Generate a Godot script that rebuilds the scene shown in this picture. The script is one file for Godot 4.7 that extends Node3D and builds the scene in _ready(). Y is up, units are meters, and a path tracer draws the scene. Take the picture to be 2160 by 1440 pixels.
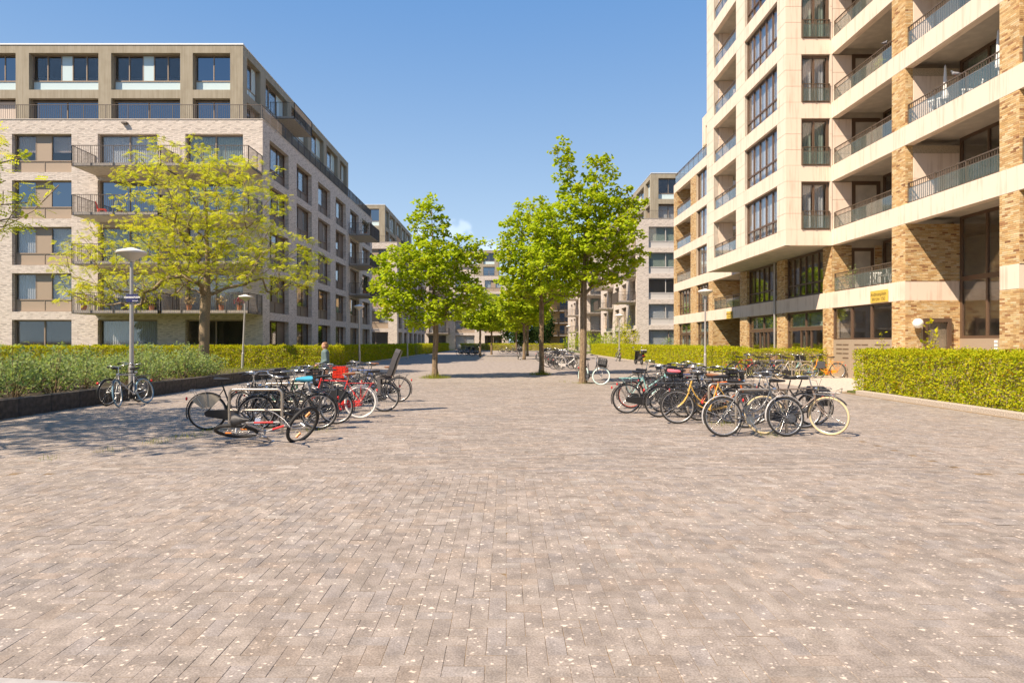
extends Node3D
# A brick-paved square between apartment blocks, with racks of parked bicycles, on a sunny day.
# Metres, y up; the camera looks along -z, so "depth" d below means z = -d.

const EYE := 1.65
var rng := RandomNumberGenerator.new()
var M := {}          # materials
var taken := {}      # names in use at top level
var shared := {}     # shared meshes

func P(x: float, y: float, d: float) -> Vector3:
	return Vector3(x, y, -d)

# ---------------------------------------------------------------- mesh builder
class MB:
	var v := PackedVector3Array()
	var n := PackedVector3Array()
	var c := PackedColorArray()
	var ix := PackedInt32Array()
	var uv := PackedVector2Array()
	var col := Color.WHITE
	var use_col := false
	func vert(p: Vector3, nn: Vector3) -> void:
		v.append(p); n.append(nn)
		if use_col: c.append(col)
	func quad(a: Vector3, b: Vector3, cc: Vector3, d: Vector3) -> void:   # counter-clockwise seen from outside
		var nn := (b - a).cross(d - a)
		if nn.length_squared() < 1e-16: nn = (cc - b).cross(d - b)
		nn = nn.normalized()
		var k := v.size()
		vert(a, nn); vert(b, nn); vert(cc, nn); vert(d, nn)
		ix.append(k); ix.append(k + 2); ix.append(k + 1); ix.append(k); ix.append(k + 3); ix.append(k + 2)
	func tri(a: Vector3, b: Vector3, cc: Vector3) -> void:
		var nn := (b - a).cross(cc - a).normalized()
		var k := v.size()
		vert(a, nn); vert(b, nn); vert(cc, nn)
		ix.append(k); ix.append(k + 2); ix.append(k + 1)
	func box(a: Vector3, b: Vector3) -> void:
		var l := Vector3(minf(a.x, b.x), minf(a.y, b.y), minf(a.z, b.z))
		var h := Vector3(maxf(a.x, b.x), maxf(a.y, b.y), maxf(a.z, b.z))
		quad(Vector3(l.x, l.y, h.z), Vector3(h.x, l.y, h.z), Vector3(h.x, h.y, h.z), Vector3(l.x, h.y, h.z))
		quad(Vector3(h.x, l.y, l.z), Vector3(l.x, l.y, l.z), Vector3(l.x, h.y, l.z), Vector3(h.x, h.y, l.z))
		quad(Vector3(h.x, l.y, h.z), Vector3(h.x, l.y, l.z), Vector3(h.x, h.y, l.z), Vector3(h.x, h.y, h.z))
		quad(Vector3(l.x, l.y, l.z), Vector3(l.x, l.y, h.z), Vector3(l.x, h.y, h.z), Vector3(l.x, h.y, l.z))
		quad(Vector3(l.x, h.y, h.z), Vector3(h.x, h.y, h.z), Vector3(h.x, h.y, l.z), Vector3(l.x, h.y, l.z))
		quad(Vector3(l.x, l.y, l.z), Vector3(h.x, l.y, l.z), Vector3(h.x, l.y, h.z), Vector3(l.x, l.y, h.z))
	func chamfer_box(a: Vector3, b: Vector3, e: float) -> void:   # box with its edges cut at 45 degrees
		var o := (a + b) * 0.5
		var s := (b - a).abs() * 0.5
		var ax := [Vector3.RIGHT, Vector3.UP, Vector3.BACK]
		for i in 3:
			for sg: float in [-1.0, 1.0]:
				var w: Vector3 = ax[i] * sg
				var u: Vector3 = ax[(i + 1) % 3]
				var t: Vector3 = w.cross(u)
				var su := s[(i + 1) % 3] - e
				var st := s[(i + 2) % 3] - e
				var f := o + w * s[i]
				quad(f - u * su - t * st, f + u * su - t * st, f + u * su + t * st, f - u * su + t * st)
				# the edge strip between this face and the next axis' faces
				for sg2: float in [-1.0, 1.0]:
					var w2: Vector3 = u * sg2
					var g := o + w2 * s[(i + 1) % 3]
					var k: Vector3 = w.cross(w2)
					var p1 := o + w * s[i] + w2 * (s[(i + 1) % 3] - e)
					var p2 := o + w2 * s[(i + 1) % 3] + w * (s[i] - e)
					quad(p1 - k * st, p2 - k * st, p2 + k * st, p1 + k * st)
		for sx: float in [-1.0, 1.0]:
			for sy: float in [-1.0, 1.0]:
				for sz: float in [-1.0, 1.0]:
					var px := o + Vector3(sx * s.x, sy * (s.y - e), sz * (s.z - e))
					var py := o + Vector3(sx * (s.x - e), sy * s.y, sz * (s.z - e))
					var pz := o + Vector3(sx * (s.x - e), sy * (s.y - e), sz * s.z)
					if sx * sy * sz > 0: tri(px, py, pz)
					else: tri(px, pz, py)
	func bar(a: Vector3, b: Vector3, w: float, h: float, up := Vector3.UP) -> void:   # square bar from a to b, w across, h along up
		var d := (b - a).normalized()
		if absf(d.dot(up)) > 0.99: up = Vector3.RIGHT if absf(d.x) < 0.9 else Vector3.BACK
		var s := d.cross(up).normalized() * w * 0.5
		var u := s.cross(d).normalized() * h * 0.5
		quad(b - s - u, b + s - u, b + s + u, b - s + u)
		quad(a + s - u, a - s - u, a - s + u, a + s + u)
		quad(a + s - u, a + s + u, b + s + u, b + s - u)
		quad(a - s + u, a - s - u, b - s - u, b - s + u)
		quad(a - s + u, b - s + u, b + s + u, a + s + u)
		quad(a - s - u, a + s - u, b + s - u, b - s - u)
	func tube(pts: Array, rad: Array, sides: int, cap := true) -> void:   # smooth round tube through pts with a radius at each
		var np := pts.size()
		var k0 := v.size()
		var prev := Vector3.ZERO
		for i in np:
			var d: Vector3
			if i == 0: d = pts[1] - pts[0]
			elif i == np - 1: d = pts[i] - pts[i - 1]
			else: d = (pts[i + 1] - pts[i]).normalized() + (pts[i] - pts[i - 1]).normalized()
			d = d.normalized()
			var s: Vector3
			if prev == Vector3.ZERO: s = d.cross(Vector3.UP if absf(d.y) < 0.9 else Vector3.RIGHT).normalized()
			else: s = (prev - d * prev.dot(d)).normalized()
			prev = s
			var u := d.cross(s)
			for j in sides:
				var a := TAU * j / sides
				var w := s * cos(a) + u * sin(a)
				vert(pts[i] + w * rad[i], w)
		for i in np - 1:
			for j in sides:
				var a := k0 + i * sides + j
				var b := k0 + i * sides + (j + 1) % sides
				var a2 := a + sides
				var b2 := b + sides
				ix.append(a); ix.append(a2); ix.append(b)
				ix.append(b); ix.append(a2); ix.append(b2)
		if cap:
			for e in [0, np - 1]:
				var d2: Vector3 = (pts[0] - pts[1]).normalized() if e == 0 else (pts[np - 1] - pts[np - 2]).normalized()
				var m := v.size()
				vert(pts[e], d2)
				for j in sides: vert(v[k0 + e * sides + j], d2)
				for j in sides:
					var p := m + 1 + j
					var q := m + 1 + (j + 1) % sides
					if e == 0: ix.append(m); ix.append(p); ix.append(q)
					else: ix.append(m); ix.append(q); ix.append(p)
	func torus(o: Vector3, axis: Vector3, R: float, r: float, segs: int, sides: int, a0 := 0.0, a1 := TAU, ref := Vector3.ZERO, flat := 1.0) -> void:
		var ref2 := ref if ref != Vector3.ZERO else (Vector3.RIGHT if absf(axis.x) < 0.9 else Vector3.UP)
		var s := (ref2 - axis * ref2.dot(axis)).normalized()
		var t := axis.cross(s)
		var full := absf(a1 - a0 - TAU) < 1e-4
		var k0 := v.size()
		var cnt := segs if full else segs + 1
		for i in cnt:
			var a := a0 + (a1 - a0) * i / segs
			var rd := s * cos(a) + t * sin(a)
			for j in sides:
				var b := TAU * j / sides
				vert(o + rd * (R + r * cos(b)) + axis * r * flat * sin(b), (rd * cos(b) + axis * sin(b)).normalized())
		for i in segs:
			for j in sides:
				var p := k0 + i * sides + j
				var q := k0 + i * sides + (j + 1) % sides
				var p2 := k0 + ((i + 1) % cnt) * sides + j
				var q2 := k0 + ((i + 1) % cnt) * sides + (j + 1) % sides
				ix.append(p); ix.append(q); ix.append(p2)
				ix.append(q); ix.append(q2); ix.append(p2)
	func lathe(o: Vector3, prof: Array, segs: int, axis := Vector3.UP) -> void:   # prof: [radius, height] from bottom to top
		var s := axis.cross(Vector3.RIGHT if absf(axis.x) < 0.9 else Vector3.BACK).normalized()
		var t := axis.cross(s)
		for i in prof.size() - 1:
			var r0: float = prof[i][0]; var h0: float = prof[i][1]
			var r1: float = prof[i + 1][0]; var h1: float = prof[i + 1][1]
			var k := v.size()
			for j in segs + 1:
				var a := TAU * j / segs
				var w := s * cos(a) + t * sin(a)
				var nn := (w * (h1 - h0) - axis * (r1 - r0)).normalized()
				vert(o + w * r0 + axis * h0, nn)
				vert(o + w * r1 + axis * h1, nn)
			for j in segs:
				var p := k + j * 2
				ix.append(p); ix.append(p + 1); ix.append(p + 2)
				ix.append(p + 2); ix.append(p + 1); ix.append(p + 3)
	func ball(o: Vector3, r: Vector3, segs := 12, rings := 8) -> void:
		var k := v.size()
		for i in rings + 1:
			var a := PI * i / rings
			for j in segs + 1:
				var b := TAU * j / segs
				var w := Vector3(sin(a) * cos(b), cos(a), sin(a) * sin(b))
				vert(o + w * r, (w / r).normalized())
		for i in rings:
			for j in segs:
				var p := k + i * (segs + 1) + j
				var q := p + segs + 1
				ix.append(p); ix.append(q); ix.append(p + 1)
				ix.append(p + 1); ix.append(q); ix.append(q + 1)
	func disc(o: Vector3, axis: Vector3, r: float, segs := 16) -> void:
		var s := axis.cross(Vector3.RIGHT if absf(axis.x) < 0.9 else Vector3.UP).normalized()
		var t := axis.cross(s)
		for j in segs:
			var a := TAU * j / segs
			var b := TAU * (j + 1) / segs
			tri(o, o + (s * cos(a) + t * sin(a)) * r, o + (s * cos(b) + t * sin(b)) * r)
	func mesh() -> ArrayMesh:
		var m := ArrayMesh.new()
		if v.is_empty(): return m
		var arr := []
		arr.resize(Mesh.ARRAY_MAX)
		arr[Mesh.ARRAY_VERTEX] = v
		arr[Mesh.ARRAY_NORMAL] = n
		if use_col: arr[Mesh.ARRAY_COLOR] = c
		arr[Mesh.ARRAY_INDEX] = ix
		m.add_surface_from_arrays(Mesh.PRIMITIVE_TRIANGLES, arr)
		return m

# ---------------------------------------------------------------- nodes
func numbered(called: String) -> String:
	var k: int = taken.get(called, 0)
	taken[called] = k + 1
	return called if k == 0 else "%s_%03d" % [called, k]

func tag(o: Node3D, label := "", category := "", group := "", kind := "") -> Node3D:
	if label: o.set_meta("label", label)
	if category: o.set_meta("category", category)
	if group: o.set_meta("group", group)
	if kind: o.set_meta("kind", kind)
	return o

func thing(called: String, label: String, category: String, at := Vector3.ZERO, turn := 0.0, group := "") -> Node3D:
	var o := Node3D.new()
	o.name = numbered(called)
	add_child(o)
	o.position = at
	o.rotation.y = turn
	tag(o, label, category, group)
	return o

func part(parent: Node3D, called: String, geo, mat: Material, label := "") -> MeshInstance3D:
	var o := MeshInstance3D.new()
	o.name = called
	o.mesh = geo.mesh() if geo is MB else geo
	o.material_override = mat
	parent.add_child(o, true)
	if label: o.set_meta("label", label)
	return o

func structure(called: String, geo, mat: Material) -> MeshInstance3D:
	var o := part(self, numbered(called), geo, mat)
	o.set_meta("kind", "structure")
	return o

func copy_of(o: Node3D, at: Vector3, turn: float, label: String) -> Node3D:
	var r: Node3D = o.duplicate()
	var stem := String(o.name)
	if stem.length() > 4 and stem[-4] == "_" and stem.right(3).is_valid_int(): stem = stem.left(-4)
	r.name = numbered(stem)
	add_child(r)
	r.position = at
	r.rotation.y = turn
	if label: r.set_meta("label", label)
	return r

# ---------------------------------------------------------------- materials
func lin(r: float, g: float, b: float) -> Color:   # a linear base colour as the sRGB that albedo_color wants
	return Color(r, g, b).linear_to_srgb()

func mat(called: String, c: Color, rough := 0.8, metal := 0.0) -> StandardMaterial3D:
	var m := StandardMaterial3D.new()
	m.resource_name = called
	m.albedo_color = c
	m.roughness = rough
	m.metallic = metal
	M[called] = m
	return m

func noise(freq: float, seed_: int, oct := 4, type := FastNoiseLite.TYPE_SIMPLEX_SMOOTH) -> FastNoiseLite:
	var f := FastNoiseLite.new()
	f.seed = seed_
	f.frequency = freq
	f.noise_type = type
	f.fractal_octaves = oct
	return f

func noise_tex(size: int, freq: float, seed_: int, oct: int, lo: Color, hi: Color, type := FastNoiseLite.TYPE_SIMPLEX_SMOOTH, mid := 0.5) -> NoiseTexture2D:
	var t := NoiseTexture2D.new()
	t.width = size
	t.height = size
	t.seamless = true
	t.noise = noise(freq, seed_, oct, type)
	var g := Gradient.new()
	g.set_color(0, lo)
	g.set_color(1, hi)
	g.set_offset(0, 0.5 - mid)
	g.set_offset(1, 0.5 + mid)
	t.color_ramp = g
	return t

func bump_tex(size: int, freq: float, seed_: int, oct: int, type := FastNoiseLite.TYPE_SIMPLEX_SMOOTH) -> NoiseTexture2D:
	var t := NoiseTexture2D.new()
	t.width = size
	t.height = size
	t.seamless = true
	t.noise = noise(freq, seed_, oct, type)
	return t

func tri_map(m: StandardMaterial3D, tex: Texture2D, metres: float, world := true, sharp := 8.0) -> StandardMaterial3D:
	m.albedo_texture = tex
	m.uv1_triplanar = true
	m.uv1_world_triplanar = world
	m.uv1_triplanar_sharpness = sharp
	m.uv1_scale = Vector3.ONE / metres
	return m

func relief(m: StandardMaterial3D, tex: Texture2D, cm: float) -> StandardMaterial3D:
	m.heightmap_enabled = true
	m.heightmap_texture = tex
	m.heightmap_scale = cm
	return m

func grey(x: float) -> Color:
	return Color(x, x, x)

func brick_image() -> Image:   # weathered grey brick: 12 bricks by 40 courses over 2.52 m
	var w := 1008
	var h := 1000
	var im := Image.create(w, h, false, Image.FORMAT_RGB8)
	im.fill(Color(0.74, 0.71, 0.68))
	var r := RandomNumberGenerator.new()
	r.seed = 77
	for row in 40:
		var x := -84 * (row % 2) / 2 - r.randi_range(0, 10)
		while x < w:
			var t := r.randf_range(0.87, 1.0)
			if r.randf() < 0.08: t *= 0.86
			var c := Color(1.0 * t, 0.985 * t, 0.965 * t).lerp(Color(0.965 * t, 0.94 * t, 0.915 * t), r.randf())
			im.fill_rect(Rect2i(x + 2, row * 25 + 3, 80, 21), c)
			if x < 0: im.fill_rect(Rect2i(x + 2 + w, row * 25 + 3, 80, 21), c)
			x += 84
	return im

func streak_image(base: Color, dark: Color, seed_: int, bias := 0.32, gain := 0.9) -> Image:   # run-off stains: fine in x, long in y
	var a := noise(0.03, seed_, 4)
	var b := noise(0.012, seed_ + 9, 3)
	var im := Image.create(512, 512, false, Image.FORMAT_RGB8)
	for y in 512:
		for x in 512:
			var xw := x * TAU / 512.0
			var yw := y * TAU / 512.0
			var s := a.get_noise_3d(cos(xw) * 160.0, sin(xw) * 160.0, sin(yw) * 12.0) * 0.9 + b.get_noise_3d(cos(xw) * 81.0, sin(xw) * 81.0, cos(yw) * 60.0) * 0.5
			im.set_pixel(x, y, base.lerp(dark, clampf(bias + s * gain, 0.0, 1.0)))
	return im

func paving_image() -> Image:   # stone grain with pale lichen and gum spots, 1024 px over 2.6 m
	var im: Image = noise(0.012, 5, 5).get_seamless_image(1024, 1024)
	var fine: Image = noise(0.16, 6, 2).get_seamless_image(1024, 1024)
	im.convert(Image.FORMAT_RGB8)
	fine.convert(Image.FORMAT_RGB8)
	var da := im.get_data()
	var df := fine.get_data()
	for k in range(0, da.size(), 3):
		var g := (da[k] - 128) * 0.15 + (df[k] - 128) * 0.20
		da[k] = clampi(int(168 + g), 0, 255)
		da[k + 1] = clampi(int(167 + g * 1.04), 0, 255)
		da[k + 2] = clampi(int(166 + g * 1.1), 0, 255)
	im = Image.create_from_data(1024, 1024, false, Image.FORMAT_RGB8, da)
	im.convert(Image.FORMAT_RGBA8)
	var r := RandomNumberGenerator.new()
	r.seed = 31
	for k in 900:
		var big := r.randf() < 0.10
		var rx := r.randf_range(2.0, 4.4) if not big else r.randf_range(4.5, 7.5)
		var ry := rx * r.randf_range(0.6, 1.0)
		var s := int(rx) + 3
		var b := Image.create(s * 2, s * 2, false, Image.FORMAT_RGBA8)
		var ph := r.randf() * TAU
		for y in s * 2:
			for x in s * 2:
				var dx := x - s + 0.5
				var dy := y - s + 0.5
				var an := atan2(dy, dx)
				var rr := Vector2(dx / rx, dy / ry).length() * (1.0 + 0.22 * sin(an * 3.0 + ph) + 0.13 * sin(an * 5.0 - ph))
				b.set_pixel(x, y, Color(0.985, 0.975, 0.955, clampf((1.05 - rr) * 2.6, 0.0, 0.9)))
		var at := Vector2i(r.randi_range(0, 1023), r.randi_range(0, 1023))
		for ox in [0, -1024]:
			for oy in [0, -1024]:
				im.blend_rect(b, Rect2i(0, 0, s * 2, s * 2), at + Vector2i(ox, oy))
	im.convert(Image.FORMAT_RGB8)
	return im

func make_materials() -> void:
	var pav := mat("paver_stone", Color.WHITE, 0.86)
	pav.vertex_color_use_as_albedo = true
	tri_map(pav, ImageTexture.create_from_image(paving_image()), 2.6)
	relief(pav, bump_tex(512, 0.02, 12, 5), 0.9)
	var far := mat("paving_far", lin(0.54, 0.465, 0.40), 0.88)
	tri_map(far, noise_tex(1024, 0.02, 21, 6, grey(0.60), grey(0.86)), 7.0)
	tri_map(mat("joint_sand", lin(0.50, 0.40, 0.30), 0.95), noise_tex(512, 0.03, 3, 4, Color(0.50, 0.47, 0.43), Color(0.86, 0.80, 0.66)), 1.7)
	tri_map(mat("edging_slab", lin(0.40, 0.385, 0.365), 0.8), noise_tex(256, 0.05, 88, 4, grey(0.86), grey(1.0)), 1.3)
	tri_map(mat("kerb_stone", lin(0.60, 0.52, 0.43), 0.85), noise_tex(512, 0.06, 8, 5, grey(0.66), grey(1.0)), 1.1)
	tri_map(mat("path_stone", lin(0.62, 0.545, 0.46), 0.85), noise_tex(512, 0.03, 18, 5, grey(0.78), grey(1.0)), 2.1)
	tri_map(mat("wall_basalt", lin(0.11, 0.088, 0.07), 0.8), noise_tex(512, 0.02, 28, 5, grey(0.55), grey(1.0)), 1.6)
	tri_map(mat("soil", lin(0.13, 0.095, 0.06), 1.0), noise_tex(512, 0.05, 38, 4, grey(0.5), grey(1.0)), 1.5)
	tri_map(mat("lawn_ground", lin(0.15, 0.17, 0.05), 1.0), noise_tex(512, 0.04, 39, 5, Color(0.55, 0.62, 0.45), Color(1, 1, 0.9)), 3.0)
	var gb := mat("grey_brick", lin(0.71, 0.67, 0.63), 0.9)
	tri_map(gb, ImageTexture.create_from_image(brick_image()), 2.52)
	relief(gb, bump_tex(256, 0.05, 51, 4), 0.5)
	tri_map(mat("concrete", lin(0.47, 0.445, 0.385), 0.88), ImageTexture.create_from_image(streak_image(Color(0.87, 0.85, 0.80), Color(0.76, 0.73, 0.67), 4)), 4.0)
	tri_map(mat("balcony_concrete", lin(0.64, 0.58, 0.51), 0.85), noise_tex(256, 0.03, 61, 4, grey(0.85), grey(1.0)), 2.0)
	tri_map(mat("stone_cladding", lin(0.74, 0.625, 0.525), 0.8), ImageTexture.create_from_image(streak_image(Color(1.0, 0.99, 0.98), Color(0.87, 0.82, 0.78), 14, -0.10, 1.1)), 5.0)
	tri_map(mat("soffit", lin(0.55, 0.49, 0.41), 0.9), noise_tex(256, 0.02, 63, 4, grey(0.88), grey(1.0)), 3.0)
	tri_map(mat("mortar", lin(0.60, 0.50, 0.37), 0.95), noise_tex(256, 0.05, 64, 3, grey(0.8), grey(1.0)), 0.8)
	var yb := mat("yellow_brick", Color.WHITE, 0.9)
	yb.vertex_color_use_as_albedo = true
	tri_map(yb, noise_tex(256, 0.06, 65, 4, grey(0.82), grey(1.0)), 0.7)
	mat("frame_brown", lin(0.135, 0.085, 0.055), 0.45, 0.2)
	mat("frame_taupe", lin(0.30, 0.235, 0.175), 0.5, 0.15)
	mat("panel_taupe", lin(0.36, 0.285, 0.21), 0.5, 0.1)
	mat("panel_brown", lin(0.15, 0.115, 0.09), 0.5, 0.1)
	mat("panel_grey", lin(0.52, 0.50, 0.47), 0.5, 0.05)
	mat("panel_glass", lin(0.55, 0.68, 0.70), 0.15)
	mat("railing_metal", lin(0.12, 0.10, 0.085), 0.5, 0.3)
	mat("railing_bronze", lin(0.16, 0.12, 0.085), 0.45, 0.4)
	mat("roof_trim", lin(0.80, 0.80, 0.79), 0.4, 0.3)
	mat("interior_wall", lin(0.60, 0.57, 0.53), 0.9)
	mat("interior_floor", lin(0.34, 0.28, 0.22), 0.8)
	mat("roofing", lin(0.14, 0.13, 0.125), 0.9)
	mat("curtain", lin(0.62, 0.66, 0.68), 0.9)
	mat("curtain_sage", lin(0.36, 0.46, 0.40), 0.9)
	mat("blind_beige", lin(0.62, 0.53, 0.45), 0.8)
	var gl := mat("pane_glass", Color(0.02, 0.03, 0.03, 0.05), 0.02)
	gl.transparency = BaseMaterial3D.TRANSPARENCY_ALPHA
	mat("pane_mirror", lin(0.235, 0.27, 0.31), 0.04, 1.0)
	var gr := mat("railing_glass", Color(0.60, 0.72, 0.70, 0.07), 0.04)
	gr.transparency = BaseMaterial3D.TRANSPARENCY_ALPHA
	mat("lamp_post", lin(0.46, 0.44, 0.42), 0.45, 0.5)
	mat("lamp_shade", lin(0.66, 0.61, 0.53), 0.5)
	mat("globe_white", lin(0.85, 0.83, 0.78), 0.35)
	mat("sign_blue", lin(0.022, 0.024, 0.10), 0.35)
	mat("sign_gold", lin(0.72, 0.50, 0.09), 0.4, 0.2)
	mat("print_white", lin(0.85, 0.85, 0.85), 0.5)
	mat("print_dark", lin(0.08, 0.055, 0.02), 0.5)
	mat("rack_steel", lin(0.50, 0.44, 0.36), 0.38, 0.75)
	mat("rubber", lin(0.022, 0.021, 0.02), 0.75)
	mat("cream_rubber", lin(0.62, 0.50, 0.30), 0.7)
	mat("blue_rubber", lin(0.20, 0.34, 0.42), 0.7)
	mat("white_rubber", lin(0.72, 0.70, 0.66), 0.6)
	mat("mint_rubber", lin(0.50, 0.66, 0.62), 0.6)
	mat("red_rim", lin(0.55, 0.09, 0.06), 0.4)
	mat("rim_alloy", lin(0.55, 0.54, 0.52), 0.35, 0.8)
	mat("chrome", lin(0.62, 0.61, 0.59), 0.22, 0.9)
	mat("black_plastic", lin(0.018, 0.018, 0.019), 0.55)
	mat("black_leather", lin(0.02, 0.019, 0.019), 0.4)
	mat("brown_leather", lin(0.24, 0.10, 0.04), 0.5)
	mat("pink_cover", lin(0.75, 0.16, 0.19), 0.5)
	mat("blue_cover", lin(0.06, 0.36, 0.52), 0.4)
	mat("red_plastic", lin(0.72, 0.045, 0.02), 0.4)
	mat("red_lens", lin(0.60, 0.02, 0.02), 0.2)
	mat("orange_lens", lin(0.90, 0.28, 0.02), 0.25)
	mat("cream_guard", lin(0.42, 0.37, 0.28), 0.6)
	mat("wicker", lin(0.33, 0.19, 0.12), 0.8)
	mat("grey_plastic", lin(0.11, 0.10, 0.095), 0.55)
	for f in [["black_paint", 0.02, 0.02, 0.022], ["graphite_paint", 0.07, 0.075, 0.085], ["red_paint", 0.62, 0.035, 0.03], ["mint_paint", 0.30, 0.60, 0.56], ["ochre_paint", 0.66, 0.40, 0.09],
			["orange_paint", 0.75, 0.17, 0.03], ["amber_paint", 0.85, 0.30, 0.02], ["bronze_paint", 0.19, 0.145, 0.115], ["silver_paint", 0.42, 0.41, 0.40], ["white_paint", 0.74, 0.70, 0.68], ["blue_paint", 0.07, 0.13, 0.36], ["green_paint", 0.05, 0.16, 0.10]]:
		var m := mat(f[0], lin(f[1], f[2], f[3]), 0.32)
		m.clearcoat_enabled = true
		m.clearcoat = 0.5
		m.clearcoat_roughness = 0.15
	var bark := mat("bark", lin(0.34, 0.27, 0.19), 0.95)
	tri_map(bark, ImageTexture.create_from_image(streak_image(Color(1, 0.97, 0.92), Color(0.50, 0.46, 0.42), 24)), 0.7, true, 4.0)
	relief(bark, bump_tex(256, 0.05, 71, 4), 1.5)
	var yellow_bark := mat("limb_bark", lin(0.42, 0.32, 0.20), 0.95)
	tri_map(yellow_bark, noise_tex(256, 0.05, 72, 4, grey(0.55), grey(1.0)), 0.8)
	mat("twig", lin(0.17, 0.12, 0.07), 0.95)
	mat("hedge_core", lin(0.34, 0.27, 0.16), 1.0)
	for f in [["leaf_maple", 0.42, 0.53, 0.025], ["leaf_locust", 0.63, 0.66, 0.06], ["leaf_hedge", 0.58, 0.56, 0.02], ["leaf_shrub", 0.33, 0.42, 0.17], ["leaf_grass", 0.28, 0.33, 0.05], ["leaf_dark", 0.06, 0.11, 0.03]]:
		var m := mat(f[0], lin(f[1], f[2], f[3]), 0.55)
		m.vertex_color_use_as_albedo = true
		m.metallic_specular = 0.22
		m.backlight_enabled = true
		m.backlight = Color(1.0, 1.0, 0.75)
	mat("skin", lin(0.55, 0.30, 0.20), 0.6)
	mat("body_cloth", Color.WHITE, 0.75).vertex_color_use_as_albedo = true
	mat("hair", lin(0.24, 0.12, 0.05), 0.7)
	mat("jacket", lin(0.085, 0.13, 0.13), 0.8)
	mat("trousers", lin(0.05, 0.055, 0.08), 0.85)
	mat("shoe", lin(0.05, 0.045, 0.04), 0.7)
	mat("white_plastic", lin(0.78, 0.77, 0.74), 0.4)
	mat("white_cloth", lin(0.76, 0.74, 0.70), 0.9)
	mat("pigeon_grey", lin(0.16, 0.16, 0.18), 0.8)
	mat("terracotta", lin(0.40, 0.17, 0.09), 0.85)
	mat("straw", lin(0.50, 0.38, 0.17), 0.9)
	mat("red_leaf", lin(0.35, 0.04, 0.05), 0.7)

# ---------------------------------------------------------------- facades
class Fac:   # a vertical wall plane: u runs along it, dep runs into the building
	var O: Vector3
	var U: Vector3
	var N: Vector3
	func _init(o: Vector3, u: Vector3, nn: Vector3) -> void:
		O = o; U = u; N = nn
	func pt(u: float, y: float, dep := 0.0) -> Vector3:
		return O + U * u + Vector3.UP * y - N * dep

func face(mb: MB, a: Vector3, b: Vector3, c: Vector3, d: Vector3, out: Vector3) -> void:
	if (b - a).cross(d - a).dot(out) >= 0.0: mb.quad(a, b, c, d)
	else: mb.quad(d, c, b, a)

func fbox(mb: MB, f: Fac, u0: float, u1: float, y0: float, y1: float, d0: float, d1: float) -> void:
	mb.box(f.pt(u0, y0, d0), f.pt(u1, y1, d1))

func wall_open(mb: MB, f: Fac, u0: float, u1: float, y0: float, y1: float, holes: Array, thick: float) -> void:
	var us := [u0, u1]
	var ys := [y0, y1]
	for h in holes:
		for k in 2:
			if h[k] > u0 and h[k] < u1 and not us.has(h[k]): us.append(h[k])
			if h[k + 2] > y0 and h[k + 2] < y1 and not ys.has(h[k + 2]): ys.append(h[k + 2])
	us.sort()
	ys.sort()
	for j in ys.size() - 1:
		var run := -1
		for i in us.size():
			var solid := i < us.size() - 1
			if solid:
				var cu: float = (us[i] + us[i + 1]) / 2
				var cy: float = (ys[j] + ys[j + 1]) / 2
				for h in holes:
					if cu > h[0] and cu < h[1] and cy > h[2] and cy < h[3]: solid = false
			if solid and run < 0: run = i
			if not solid and run >= 0:
				face(mb, f.pt(us[run], ys[j]), f.pt(us[i], ys[j]), f.pt(us[i], ys[j + 1]), f.pt(us[run], ys[j + 1]), f.N)
				run = -1
	for h in holes:
		var a := f.pt(h[0], h[2]); var b := f.pt(h[1], h[2]); var c := f.pt(h[1], h[3]); var d := f.pt(h[0], h[3])
		var q := -f.N * thick
		face(mb, a, a + q, d + q, d, f.U)
		face(mb, b, b + q, c + q, c, -f.U)
		face(mb, a, b, b + q, a + q, Vector3.UP)
		face(mb, d, c, c + q, d + q, Vector3.DOWN)

func curtain_sheet(f: Fac, u0: float, u1: float, y0: float, y1: float, dep: float, pleat := 0.13) -> MB:
	var mb := MB.new()
	var k := maxi(2, int((u1 - u0) / pleat * 2.0))
	for i in k:
		var ua := lerpf(u0, u1, float(i) / k)
		var ub := lerpf(u0, u1, float(i + 1) / k)
		var da := dep + (0.035 if i % 2 == 0 else 0.0)
		var db := dep + (0.0 if i % 2 == 0 else 0.035)
		face(mb, f.pt(ua, y0, da), f.pt(ub, y0, db), f.pt(ub, y1, db), f.pt(ua, y1, da), f.N)
	return mb

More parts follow.
